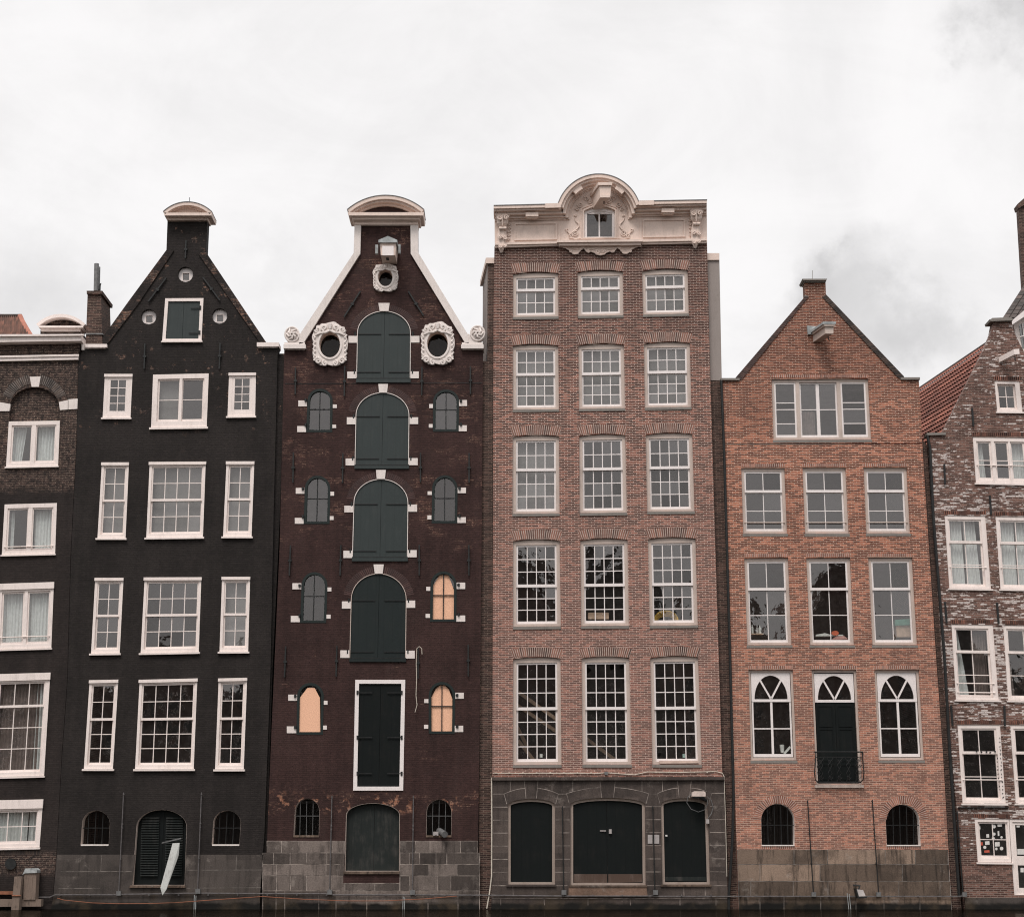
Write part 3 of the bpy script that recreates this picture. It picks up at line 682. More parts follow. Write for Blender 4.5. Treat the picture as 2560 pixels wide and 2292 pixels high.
hinge(hw, 501, 476, 770, .0); hinge(hw, 499, 472, 832, .0)
mb = MB(); mb.pp([(402.5, 855.5), (506, 855), (505, 850), (405, 850.5)], -.09, .05); build('sill', mb, M['white'], hw)
for c in ocs:
    mb = MB(); sq = [(c[0] - 10 + dx, c[1] + 3.4 + dy) for dx, dy in ((0, -10.5), (20, -11), (19.5, 10), (0, 10))]
    mb.holed(Ws(circ(c, 21.5)), [Ws(sq)], .13, .18); o = build('round_window', mb, M['white2'], H)
    mb = MB(); mb.ring(Ws(sq), .025, .12, .17); build('sash', mb, M['white'], o)
    mb = MB(); mb.holed(Ws(sq), [], .16, None); build('pane', mb, M['glass'], o)
for a_, b_ in (((415.6, 694), (370.5, 753.6)), ((507, 693), (549.7, 751)), ((362, 859), (360, 922)), ((550, 857), (548, 922)), ((465, 601), (463, 645))): anchor(H, a_, b_)
for a in (aL, aR):
    mb = MB(); mb.ring(Ws(a), .005, .012, .30); o = build('cellar_window', mb, M['beige'], H)
    x0, x1 = a[0][0], a[1][0]; sl_ = (275 - 272) / 54
    mb = MB(); mb.tube([P(x0 + 2, 2069, .1), P(x1 + 2, 2069, .1)], .012)
    for k in (1, 2, 3): mb.tube([P(x0 + (x1 - x0) * k / 4, 2111, .1), P(x0 + (x1 - x0) * k / 4 + 4, 2030, .1)], .014)
    build('bars', mb, M['iron'], o)
    mb = MB(); mb.rect(x0 + 1, 2109.5, x1 - 1, 2113.5, -.02, .3); build('sill', mb, M['whitestone'], o)
    mb = MB(); mb.holed(Ws(a), [], .31, None); build('pane', mb, M['glass_cellar'], o)
# louvred arch door
mb = MB(); mb.ring(Ws(aD), .008, .01, .25); dr = build('arched_door', mb, M['beige'], H)
mid = W(404, 2100)[0]
for lf in leaves_of(dr, inset(Ws(aD), .010), .2, .26, 'black_door', mid):
    pass
for sd in (0, 1):
    mb = MB(); x0, x1 = ((351, 395) if sd == 0 else (412, 455))
    for k in range(24):
        yy_ = 2044 + k * 6.2; xs = 4 * (1 - k / 24); a = P(x0 + xs, yy_, .19); b2 = P(x1 + xs, yy_, .19)
        mb.hexa([(a[0], .13, a[2] - .03), (b2[0], .13, b2[2] - .03), (b2[0], .13, b2[2] - .018), (a[0], .13, a[2] - .018)],
                [(a[0], .199, a[2] + .02), (b2[0], .199, b2[2] + .02), (b2[0], .199, b2[2] + .032), (a[0], .199, a[2] + .032)])
    build('louvres', mb, M['black_door' if False else 'green_old'], dr)
mb = MB(); mb.pp([(326, 2212), (463, 2212), (464, 2218), (322, 2218)], -.12, .3); build('threshold', mb, M['s4'], dr)
mb = MB(); mb.holed(Ws([(142, 2135.5), (658, 2135.5), (651, 2217), (648, 2300), (120, 2300), (133, 2244)]), [Ws([(331, 2210), (464, 2210), (466, 2100), (338, 2100)])], -.035, -.001)
mb = MB(); mb.pp([(142, 2135.5), (338, 2135.5), (329, 2219), (322, 2300), (120, 2300), (133, 2244)], -.035, -.001); mb.pp([(465, 2135.5), (658, 2135.5), (651, 2217), (648, 2300), (460, 2300), (463, 2219)], -.035, -.001)
mb.pp([(329, 2219), (463, 2219), (460, 2300), (322, 2300)], -.034, -.001); build('stone_base', mb, M['s1'], H)
lines(H, [((152, 2178), (329, 2177.5)), ((254, 2137), (252, 2177)), ((146, 2220), (250, 2219)), ((466, 2174), (656, 2173.5)), ((591, 2137), (590, 2173)), ((464, 2219), (652, 2218))], .014, mat='mortar_dark')
# corner stones, chimney, pediment
for (x0, y0, x1, y1) in ((213, 860, 267, 868), (642, 856, 697, 866)):
    mb = MB(); mb.rect(x0, y0, x1, y1, -.12, .4); mb.rect(x0 + 2, y1, x1 - 3, y1 + 3, -.08, .35); build('coping_stone', mb, M['white'], H)
mb = MB(); mb.pp([(219, 735), (252, 735), (256, 862), (214, 862)], .3, 1.6); ch = build('chimney', mb, M['b3s'], H)
mb = MB(); mb.pp([(216.5, 727), (256, 727), (255, 735), (217, 735)], .22, 1.7); build('cap', mb, M['b3s'], ch); mb = MB(); mb.pp([(214, 833), (257, 833), (257, 836), (214, 836)], .26, 1.62); build('flashing', mb, M['zinc'], ch)
mb = MB(); mb.tube([P(240, 728, .7), P(241.5, 660, .7)], .085, 12); mb.tube([P(246, 728, .9), P(247.5, 668, .9)], .05, 10); build('flue', mb, M['zinc'], ch)
mb = MB(); mb.tube([P(248, 726, .5), P(250, 712, .5)], .05, 8, .03); mb.tube([P(250, 712, .5), P(253, 708, .5)], .04, 8, .01); build('cowl', mb, M['iron'], ch)
mb = MB(); mb.pp(arc(468.5, 592, 87, 79, 45.5, 134.5), -.38, .5); mb.pp(arc(468.5, 594, 79, 74, 47, 133), -.2, .4)
mb.pp([(409, 532), (530, 532), (528, 539), (411, 539)], -.38, .5); mb.pp([(414, 539), (522, 539), (519, 550), (417, 550)], -.17, .42); pd = build('pediment', mb, M['cream'], H)
mb = MB(); mb.pp([(412, 534), (524, 534)] + [(468.5 + 78 * math.cos(R(a)), 594 - 78 * math.sin(R(a))) for a in range(50, 134, 6)], -.1, .3); build('tympanum', mb, M['cream'], pd)
mb = MB(); mb.pp(arc(468.5, 592, 88.5, 87.2, 46, 134), -.40, .5); build('lead_capping', mb, M['zinc'], pd)
mb = MB(); mb.tube([P(474, 506, 0), P(474, 494, 0)], .01); build('lightning_rod', mb, M['iron'], pd)
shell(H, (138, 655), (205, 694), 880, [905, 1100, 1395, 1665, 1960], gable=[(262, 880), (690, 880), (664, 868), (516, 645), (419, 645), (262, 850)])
# dark gutter gap between black and maroon house
mb = MB(); mb.pp([(694, 884), (712, 884), (700, 1280), (681, 1680), (668, 2080), (656, 2300), (646, 2300), (658, 2080), (672, 1680), (682, 1280)], .12, .8); build('recessed_side', mb, M['b1'], H)

# ================================================================== HOUSE 2: maroon warehouse
H = house_empty(665, 1200, 'dark maroon warehouse with green arched hatches, white stone blocks and white edged gable')
L2 = [(655, 2300), (667, 2117), (678.5, 1832), (680, 1800), (699.3, 1360), (710.7, 872)]
R2 = [(1207.5, 860), (1206, 1100), (1204, 1360), (1199, 1832), (1195, 2117), (1193, 2300)]
outer = L2 + [(750, 866), (762, 850), (893, 634), (894, 560), (1036, 560), (1036, 632), (1163, 850), (1170, 866)] + R2
hat = [dict(ap=777.4, sp=832, xs=(893, 1027), b=955.8, xb=(890.5, 1026), th=946, cx=961), dict(ap=981, sp=1038, xs=(889.2, 1023.3), b=1171.5, xb=(886.5, 1022), th=1162.4, cx=957),
       dict(ap=1197, sp=1257, xs=(884, 1020.7), b=1402.4, xb=(880, 1019), th=1393, cx=952.4), dict(ap=1433, sp=1498, xs=(877.3, 1016.4), b=1654, xb=(873.3, 1014.6), th=1645, cx=947)]
for h in hat: h['poly'] = arch((h['xb'][0], h['b']), (h['xb'][1], h['b']), (h['xs'][1], h['sp']), (h['xs'][0], h['sp']), h['ap'], 22)
sw = [((765, 830.8), (769, 831.6), 972, 1001, 1080.6), ((1082.3, 1147), (1083, 1147.5), 973.8, 1003, 1079.3), ((759.6, 824), (762, 826), 1189, 1222, 1309.6), ((1079, 1143), (1080.4, 1144), 1188, 1221, 1308),
      ((750.3, 815.4), (753.8, 818.8), 1429.8, 1464, 1557), ((1075, 1140.7), (1076.5, 1141.5), 1428, 1462, 1554), ((741, 807.5), (743, 809.5), 1706.5, 1740, 1836), ((1072, 1136.5), (1071.7, 1138), 1704, 1738, 1834)]
swp = [arch((b_[0], bt), (b_[1], bt), (t_[1], sp_), (t_[0], sp_), ap, 16) for b_, t_, ap, sp_, bt in sw]
ov = [((963.8, 696), 18, 22), ((825, 863.5), 26, 32.3), ((1094, 861.7), 26, 32.6)]
door = [(888.4, 1699), (1013.3, 1699), (1008, 1975.5), (883, 1975.5)]
cL = arch((733.6, 2090), (797.5, 2090), (799, 2029), (737, 2029), 1995); cR = arch((1065, 2089), (1128.5, 2089), (1129, 2030), (1066, 2030), 1997.5)
cD = arch((861.7, 2177), (998.6, 2177), (999.5, 2037), (865, 2037), 2006.6, 22)
holes = [Ws(h['poly']) for h in hat] + [Ws(s_) for s_ in swp] + [Ws(circ(c, a, b)) for c, a, b in ov] + [Ws(door), Ws(cL), Ws(cR), Ws(cD)]
mb = MB(); mb.holed(Ws(outer), holes, 0, .36); build('wall', mb, M['b2'], H)
key = [[(945.8, 757.5), (974, 757.5), (971.5, 777.8), (949, 777.8)], [(945.8, 959.8), (970, 959.8), (967.6, 981), (947.6, 981)], [(939.7, 1174.4), (964.6, 1174.4), (962, 1197), (941.8, 1197)], [(933.8, 1410.4), (959.3, 1410.4), (956.7, 1433.4), (936.8, 1433.4)]]
blk = [(871, 839.8, 892.4, 857), (1027.3, 839.8, 1048.6, 856.5), (868, 929, 889.7, 946), (1026.5, 928.7, 1047, 945.7), (867, 1043, 888.5, 1060.7), (1024, 1043, 1045.4, 1060), (864, 1146, 886, 1163.5), (1022.8, 1145, 1044.3, 1162.7),
       (860.8, 1263.9, 882.6, 1280.6), (1020.7, 1261, 1042.7, 1279), (858.4, 1376.4, 880.5, 1394.5), (1019.6, 1374.8, 1041.7, 1392.6), (854.7, 1502.8, 876.8, 1521), (1016.2, 1500.7, 1038, 1519), (850.7, 1625, 873, 1644), (1014.6, 1626, 1037, 1645.7),
       (745.8, 1001, 767, 1015.8), (743, 1065, 765, 1080), (832, 1011, 842, 1020), (831, 1061.5, 840.3, 1070), (1147.5, 1000, 1167.6, 1015), (1147, 1063, 1167, 1078), (1073, 1010, 1082.3, 1020), (1072, 1060, 1081.5, 1069),
       (739.4, 1219.5, 761, 1234), (737, 1294.4, 759, 1309), (826, 1229, 835.3, 1239), (824.5, 1290, 834, 1299.5), (1144.2, 1218.7, 1165, 1232.5), (1143.5, 1292.6, 1164.6, 1307), (1069, 1228, 1079.4, 1237), (1068.5, 1288, 1078.6, 1298),
       (731, 1457.4, 753, 1472.8), (727, 1539, 749.5, 1554.6), (818.6, 1468, 828.4, 1478), (816.2, 1536, 826.5, 1546), (1141.5, 1456, 1163, 1472), (1141, 1538, 1163, 1553.5), (1065.6, 1466.4, 1075.7, 1476.5), (1064, 1534, 1075, 1544),
       (720.6, 1735.7, 742.6, 1751), (717, 1815, 740.6, 1832), (809.5, 1751, 818.8, 1761), (807.8, 1813, 817, 1823), (1138.3, 1731, 1159.6, 1746), (1136.8, 1813.5, 1158, 1829), (1060.5, 1747, 1071, 1756.7), (1060, 1811, 1070.5, 1821)]
cast(H, 'keystone', 'whitestone', key, -.035, .04); cast(H, 'stone_block', 'whitestone', blk, -.02, .04)
for i, h in enumerate(hat):
    poly = Ws(h['poly']); mb = MB(); mb.ring(poly, .022, -.012, .2); o = build('loading_hatch', mb, M['whitestone' if i < 3 else 'beige'], H)
    leaves_of(o, inset(poly, .024), .025, .09, 'green' if i < 3 else 'lower_green', W(h['cx'] - 1, (h['ap'] + h['b']) / 2)[0], 'shutter')
    mb = MB(); mb.pp([(h['xb'][0] - .5, h['th']), (h['xb'][1] + .5, h['th']), (h['xb'][1] + .5, h['b']), (h['xb'][0] - .5, h['b'])], -.05, .1); build('threshold', mb, M['green' if i < 3 else 'lower_green'], o)
    mb = MB(); mb.line((h['xb'][0], h['th'] - .6), (h['xb'][1], h['th'] - .6), .02, -.056, .02); build('drip_bar', mb, M['iron'], o)
    for yy_ in (h['sp'] + 3, h['th'] - 16):
        t = (yy_ - h['sp']) / (h['b'] - h['sp']); xl_ = h['xs'][0] + (h['xb'][0] - h['xs'][0]) * t; xr_ = h['xs'][1] + (h['xb'][1] - h['xs'][1]) * t
        hinge(o, xl_ - 5, xl_ + 60, yy_, .022); hinge(o, xr_ + 5, xr_ - 55, yy_, .022)
for i, (poly, s_) in enumerate(zip(swp, sw)):
    pw_ = Ws(poly); mb = MB(); mb.ring(pw_, .085, -.01, .12); o = build('arched_window', mb, M['green_trim'], H)
    inn = inset(pw_, .082); (b0_, t0_, ap_, sp_, bt_) = s_
    xm_b = (b0_[0] + b0_[1]) / 2; xm_t = (t0_[0] + t0_[1]) / 2; ym = sp_ + (bt_ - sp_) * .28
    if i != 6:
        mb = MB(); mb.line((xm_b, bt_ - 6), (xm_t, ap_ + 6), .03, .03, .06); mb.line((b0_[0] + 6, ym), (b0_[1] - 5, ym), .028, .032, .058); build('glazing_bars', mb, M['iron'], o)
    if i in (5, 7):
        cut = [(xm_t - 10, ap_ + 8), (xm_t + 12, ap_ + 8), (b0_[1] - 6, sp_ + 12), (b0_[1] - 6, bt_ - 6), (b0_[0] + 5, bt_ - 6), (b0_[0] + 5, sp_ + 4)]
        if i == 7: cut = [(xm_t - 4, ap_ + 7), (xm_t + 5, ap_ + 7), (xm_t + 17, ap_ + 18), (b0_[1] - 6, sp_ + 8), (b0_[1] - 6, bt_ - 6), (b0_[0] + 5, bt_ - 6), (b0_[0] + 5, sp_ + 6), (xm_t - 16, ap_ + 18)]
        mb = MB(); mb.pp(cut, .075, .09, at=0); build('board', mb, M['ply'], o)
    if i == 6:
        cut = [(xm_t - 8, ap_ + 12), (xm_t + 10, ap_ + 12), (b0_[1] - 8, sp_ + 4), (b0_[1] - 7, bt_ - 7), (b0_[0] + 7, bt_ - 7), (b0_[0] + 8, sp_ + 4)]
        mb = MB(); mb.pp(cut, .03, .05, at=0); build('board', mb, M['ply'], o)
    mb = MB(); mb.holed(inn, [], .1 if i in (5, 6, 7) else .062, None); build('pane', mb, M['glass'], o)
    side = 0 if i % 2 == 0 else 1
    for yy_ in (sp_, bt_ - 18): 
        mb = MB(); xx = t0_[side] + (-5 if side == 0 else 5); mb.tube([P(xx, yy_ - 4, -.04), P(xx, yy_ + 3, -.04)], .04); mb.tube([P(xx, yy_, -.04), P(xx + (4 if side == 0 else -4), yy_, .02)], .03); build('shutter_pintle', mb, M['iron'], o)
mb = MB(); mb.ring(Ws(door), .125, -.03, .15); o = build('loading_door', mb, M['white2'], H)
leaves_of(o, inset(Ws(door), .127), .02, .08, 'black_door', W(949, 1850)[0])
for yy_ in (1731, 1843, 1933):
    hinge(o, 894, 930, yy_, -.01); hinge(o, 1004, 968, yy_, -.01)
for c, (bt_) in ((cL, 0), (cR, 1)):
    mb = MB(); mb.ring(Ws(c), .006, .012, .3); o = build('cellar_window', mb, M['beige'], H); x0, x1 = c[0][0], c[1][0]
    mb = MB(); mb.tube([P(x0, 2039, .1), P(x1 + 1, 2039, .1)], .009)
    for k in (1, 2, 3): mb.tube([P(x0 + (x1 - x0) * k / 4, 2089, .1), P(x0 + (x1 - x0) * k / 4 + 1.5, 2001, .1)], .009)
    build('bars', mb, M['zinc'], o)
    mb = MB(); mb.rect(x0, 2087, x1, 2092, -.02, .3); build('sill', mb, M['s4'], o)
    mb = MB(); mb.holed(Ws(c), [], .33, None); build('pane', mb, M['glass_cellar'], o)
mb = MB(); mb.ring(Ws(cD), .012, .006, .24); dr = build('arched_door', mb, M['beige'], H)
ll = leaves_of(dr, inset(Ws(cD), .014), .16, .22, 'green_old', W(934, 2100)[0])
mb = MB(); mb.pp([(858, 2177), (999, 2177), (999, 2184), (858, 2184)], -.1, .3); build('threshold', mb, M['s4'], dr)
# stone base with joints, brick panel under the door
mb = MB(); mb.pp([(667, 2101), (863, 2101), (858.5, 2184), (857.5, 2300), (656, 2300), (656, 2131), (667, 2131)], -.035, -.001); mb.pp([(1000, 2101), (1194, 2101), (1194, 2131), (1200, 2131), (1199.5, 2300), (998, 2300), (999, 2184)], -.035, -.001)
mb.pp([(858, 2206), (998.5, 2206), (998, 2300), (857.5, 2300)], -.034, -.001); build('stone_base', mb, M['mortar'], H)
mb = MB(); mb.pp([(858, 2184), (998.5, 2184), (998.5, 2206), (858, 2206)], -.04, -.001); build('brick_panel', mb, M['b2'], H)
rows = [2101, 2130.7, 2159.5, 2188, 2225.5, 2300]
vj = [[704, 747, 831, 1039, 1075, 1110, 1151], [684, 725, 766, 817, 1023, 1049, 1090, 1117], [691, 780, 815, 1035, 1072, 1144], [691, 726, 766.5, 828, 1024, 1094, 1127], [690, 712, 797, 840, 917, 1070, 1145]]
blocks(H, rows, [[[667 if k == 0 else 657] + [x for x in v if x < 850] + [861.5], [1000] + [x for x in v if x > 1000] + [1193.5 if k == 0 else 1199]] for k, v in enumerate(vj[:4])] + [[[657] + vj[4] + [1199]]], 's2b')
blocks(H, [2207, 2225], [[[862.5, 937, 998.5]]], 's2b')
# gable trim, scrolls, corner slabs, pediment
mb = MB()
mb.pp([(886.5, 558), (902.5, 558), (900.6, 634), (759, 857), (748, 860), (748, 838), (884, 632.6)], -.1, .38)
mb.pp([(1026, 558), (1044.6, 558), (1044.6, 630), (1169, 835), (1172, 858), (1162.8, 857), (1026.8, 634)], -.1, .38)
build('gable_coping', mb, M['whitestone'], H)
for (sx, x0, x1, cxx, cyy, d_) in ((1, 708.6, 764, 730, 836, 1), (-1, 1152.7, 1209, 1194, 833, -1)):
    mb = MB(); mb.rect(x0, 861, x1, 871, -.16, .42); mb.rect(x0 + 2, 856, x1 - 2, 861.5, -.1, .38); mb.rect(x0 + 3, 871, x1 - 2, 874, -.1, .36)
    mb.pp([(730 if sx > 0 else 1194, 856), (730 if sx > 0 else 1194, 848), (753 if sx > 0 else 1170, 834), (758 if sx > 0 else 1163, 856)], -.07, .36)
    o = build('corner_stone', mb, M['whitestone'], H)
    mb = MB(); mb.pp(circ((cxx, cyy), 18, 19), -.08, .2)
    for k in range(6):
        a0_ = k * math.pi / 3
        mb.tube([P(cxx + 3 * math.cos(a0_), cyy + 3 * math.sin(a0_), -.13), P(cxx + 9 * math.cos(a0_ + .5 * d_), cyy + 9 * math.sin(a0_ + .5 * d_), -.14), P(cxx + 15 * math.cos(a0_ + 1.2 * d_), cyy + 15.5 * math.sin(a0_ + 1.2 * d_), -.08)], .05, 6, .03)
    mb.tube([P(cxx + 17 * math.cos(a), cyy + 18 * math.sin(a), -.08) for a in [k * math.pi / 10 for k in range(21)]], .035, 6)
    build('rosette', mb, M['whitestone'], o)
mb = MB(); mb.pp(arc(964, 634.5, 146, 137, 49, 131), -.45, .55); mb.pp(arc(964, 634.5, 138, 130, 49.5, 130.5), -.36, .5); mb.pp(arc(964, 636, 131, 122, 50.5, 129.5), -.2, .45)
mb.pp([(869, 531), (1060, 531), (1058, 539), (872, 539)], -.45, .55); mb.pp([(877, 539), (1053, 539), (1049, 549), (882, 549)], -.3, .5); mb.pp([(886, 549), (1045, 549), (1045, 562), (887, 562)], -.13, .42)
pd = build('pediment', mb, M['cream'], H)
mb = MB(); mb.pp([(888, 533), (1040, 533)] + [(964 + 128 * math.cos(R(a)), 636 - 128 * math.sin(R(a))) for a in range(54, 129, 5)], -.1, .3); build('tympanum', mb, M['b2'], pd)
mb = MB(); mb.pp(arc(964, 634.5, 147.5, 146.2, 49, 131), -.47, .55); build('lead_capping', mb, M['zinc'], pd)
# carved oval frames
def cartouche(c, hw, hh, ax, ay, small=False):
    n = 72; out = []
    for k in range(n):
        t = 2 * math.pi * k / n; cx_, sy = math.cos(t), math.sin(t)
        e = .62; rx = hw * math.copysign(abs(cx_) ** e, cx_); ry = hh * math.copysign(abs(sy) ** e, sy)
        lob = 1 + .035 * math.cos(9 * t + .6) + .02 * math.cos(17 * t)
        out.append((c[0] + rx * lob, c[1] + ry * lob * (1.05 if sy < 0 and abs(cx_) < .35 and not small else 1)))
    mb = MB(); mb.holed(Ws(out), [Ws(circ(c, ax, ay, 28))], -.09, .02)
    mb.ring(Ws(circ(c, ax + 5, ay + 5, 28)), .06, -.125, -.08)
    s_ = .6 if small else 1
    for sx in (-1, 1):
        for sy, rr in ((-1, 8), (1, 9)):
            mb.tube(spiral((c[0] + sx * hw * .70, c[1] + sy * hh * .74), rr * s_, 1.4, sx * sy, 0 if sx > 0 else math.pi, 22, -.11), .036 * s_ + .008, 6)
        mb.tube(spiral((c[0] + sx * hw * .3, c[1] + hh * .86), 7 * s_, 1.3, -sx, math.pi / 2, 20, -.115), .034 * s_ + .006, 6)
        mb.tube(spiral((c[0] + sx * hw * .33, c[1] - hh * .84), 8 * s_, 1.2, sx, -math.pi / 2, 20, -.115), .04 * s_ + .006, 6)
        for q in range(5):
            yy_ = c[1] + (-.45 + .22 * q) * hh
            mb.tube([P(c[0] + sx * (hw * .98), yy_ - 3, -.08), P(c[0] + sx * (hw * .86), yy_ + 4, -.12), P(c[0] + sx * hw * .95, yy_ + 9 * s_, -.09)], .03 * s_, 5)
        mb.tube([P(c[0], c[1] - hh * .72, -.13), P(c[0] + sx * hw * .25, c[1] - hh * .62, -.13), P(c[0] + sx * hw * .55, c[1] - hh * .6, -.12), P(c[0] + sx * hw * .85, c[1] - hh * .5, -.11)], .035 * s_ + .01, 6)
    mb.tube([P(c[0], c[1] - hh * 1.0, -.1), P(c[0], c[1] - hh * .78, -.14)], .09 * s_, 8, .04)
    o = build('oval_window', mb, M['whitestone'], H, smooth=False)
    mb = MB(); mb.ring(Ws(circ(c, ax + .5, ay + .5, 28)), .012, -.085, .3); build('lining', mb, M['cream'], o)
    mb = MB(); mb.holed(Ws(circ(c, ax + 1, ay + 1, 28)), [], .26, None); build('pane', mb, M['glass_cellar'], o)
cartouche(ov[0][0], 31, 34, 18, 22, True); cartouche(ov[1][0], 43, 52, 26, 32.3); cartouche(ov[2][0], 41, 51, 26, 32.6)
# hoist beam house
mb = MB(); d_ = .85
A = [P(950, 606, -d_), P(990, 606, -d_), P(988, 638, -d_), P(952, 638, -d_)]; B_ = [(x, .02, z) for x, y, z in A]; mb.hexa(A, B_)
hb_ = build('hoist_beam', mb, M['cream'], H)
mb = MB(); mb.rect(955.6, 615, 984, 638.5, -d_ - .06, -d_); build('front_plate', mb, M['white2'], hb_)
mb = MB(); mb.pp([(946, 600), (993, 600), (993, 606), (946, 606)], -d_ - .1, .02); mb.pp([(946.5, 600), (969.5, 590), (992.5, 600)], -d_ - .1, .02); build('hood', mb, M['lead'], hb_)
mb = MB(); mb.rect(938, 612, 945, 634, -d_ + .3, -d_ + .42); mb.rect(995, 611, 1001, 633, -d_ + .3, -d_ + .42); build('cheeks', mb, M['lead'], hb_)
mb = MB(); x_ = P(969, 642, -.5); mb.box(x_[0] - .05, x_[0] + .05, -.62, -.35, A[2][2] - .004, A[2][2] + .01); build('slot', mb, M['iron'], hb_)
for a_, b_ in (((901, 727.7), (860, 792)), ((1020.7, 728), (1059, 789.4)), ((738.6, 918.6), (738, 985)), ((861.8, 915), (860.5, 990)), ((1054.7, 917), (1054, 988)), ((1176, 916), (1176, 985)),
               ((733.3, 1131), (732, 1206)), ((857, 1132), (856, 1207)), ((1051, 1132), (1051, 1205)), ((1172.6, 1132), (1172.6, 1206)), ((726, 1362.6), (723, 1438)), ((852, 1362), (850, 1438)), ((1048, 1362), (1048, 1438)), ((1172, 1362), (1172, 1438)),
               ((714, 1615), (711, 1692)), ((842, 1614), (840, 1690)), ((1045.5, 1618), (1045, 1696)), ((1170.5, 1611), (1170.5, 1690))): anchor(H, a_, b_)
mb = MB(); mb.line((712, 959), (1205, 957.5), .02, -.012, .01); build('string_course', mb, M['iron'], H)
amat = tilemat('maroon_arch_brick', (.040, .0195, .018), (.075, .036, .031))
for h in hat:
    hwid = (h['xs'][1] - h['xs'][0]) / 2; ky = (h['sp'] - h['ap']) / hwid
    for a0, a1 in ((8, 80), (100, 172)):
        mb = MB(); bk = MB(); voussoirs(mb, bk, ((h['xs'][0] + h['xs'][1]) / 2, h['sp']), hwid + 1, hwid + 19, a0, a1, -.004, a=(1, (ky * hwid + 1) / (hwid + 1)))
        o = build('brick_arch', mb, amat, H); build('joints', bk, M['b2'], o)
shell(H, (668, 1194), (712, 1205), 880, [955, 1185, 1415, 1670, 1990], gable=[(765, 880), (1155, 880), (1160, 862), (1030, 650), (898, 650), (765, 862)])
# thin strip of masonry left of it
# ================================================================== HOUSE 3: tall brown
H = house_empty(1230, 1815, 'tallest house, brown brick with a cream stone attic and round crest at the top')
WL = [(1230, 2300), (1230.8, 1946.7), (1232.4, 1320), (1233.7, 800), (1236, 616)]
WR = [(1767.5, 604), (1774, 880), (1787, 1320), (1806, 1938), (1810, 1944), (1818.5, 2229), (1820, 2300)]
w3 = [[[(1282.6, 685.7), (1395.7, 683.4), (1396.3, 791), (1282, 792.6)], [(1444, 681), (1557, 679), (1558.6, 788), (1444.4, 790)], [(1605.3, 678), (1719.5, 675), (1722.4, 783.7), (1607.3, 786.7)]],
      [[(1281.8, 865), (1395.8, 864.5), (1397.4, 1022.5), (1281.8, 1024)], [(1446, 864), (1559.8, 862), (1563, 1020.3), (1447, 1022)], [(1609.8, 859.8), (1725, 857.6), (1728.8, 1017), (1611.7, 1018.8)]],
      [[(1281.8, 1092), (1397.7, 1091), (1399, 1282.5), (1281, 1284)], [(1448, 1090.5), (1563.5, 1088), (1567.6, 1280.6), (1449, 1282)], [(1614, 1087), (1731, 1085), (1736.7, 1277.5), (1618, 1278.4)]],
      [[(1282.3, 1352.6), (1399.4, 1351.8), (1402, 1564.7), (1282, 1565.8)], [(1450.5, 1350.8), (1569, 1349), (1572.7, 1562.9), (1452.7, 1564)], [(1619.9, 1348), (1739, 1346.4), (1745, 1561.8), (1624.2, 1562.9)]],
      [[(1282.7, 1647), (1401.2, 1645.5), (1403.8, 1910), (1282, 1911)], [(1453.8, 1645.5), (1573.5, 1644.5), (1579, 1910), (1456, 1910)], [(1625.3, 1644.5), (1745.7, 1642.6), (1754.7, 1910), (1630.7, 1910)]]]
D3 = [arch((1269.8, 2211), (1387.3, 2211), (1387.3, 2011.6), (1269.8, 2011.6), 1996.4), arch((1426.3, 2213), (1614, 2213), (1612, 2010), (1426.3, 2010), 1993.8), arch((1656, 2211), (1774.7, 2211), (1769, 2010), (1652, 2010), 1994.7)]
segh = lambda q: [q[0]] + [(q[0][0] + (q[1][0] - q[0][0]) * k / 8, q[0][1] + (q[1][1] - q[0][1]) * k / 8 - 4.5 * math.sin(math.pi * k / 8)) for k in range(1, 8)] + [q[1], q[2], q[3]]
outer = WL + WR
mb = MB(); mb.holed(Ws(outer), [Ws(segh(q)) for r_ in w3 for q in r_] + [Ws(d) for d in D3], 0, .36); build('wall', mb, M['b3'], H)
spec = [(1, 2, .345), (2, 3, .435), (2, 3, .42), (3, 3, .525), (3, 4, .47)]
broken = {(1, 1): [(.93, .30, .10)], (3, 1): [(.93, .10, .1)], (4, 1): [(.07, .08, .1), (.66, .05, .08), (.9, .05, .07)], (4, 2): [(.1, .93, .07)]}
for i, r_ in enumerate(w3):
    for j, q in enumerate(r_):
        u_, l_, s_ = spec[i]
        make_window(H, q, fr=(.11, .12, .11, .09), leaves=sash2(4, u_, l_, s_), fm='beige', sm='white2', yf=.07, segm=4.2 / PM, sill=(.0, .10, .10), sillm='granite_sill', stile=.06, bar=.03,
                    holes=broken.get((i, j), ()), curtain=[('blind', 0, 1, 0, 1, 'blind', 0)] if i < 2 or (i == 2 and j == 0) else None, glass='glass' if i < 3 else 'glass_dark')
        flat_arch(H, q[0][0] + 1, q[1][0] - 1, (q[0][1] + q[1][1]) / 2 - 1.5, (q[0][1] + q[1][1]) / 2 - 24, 'voussoir', 'mortar_pale', rise=4)
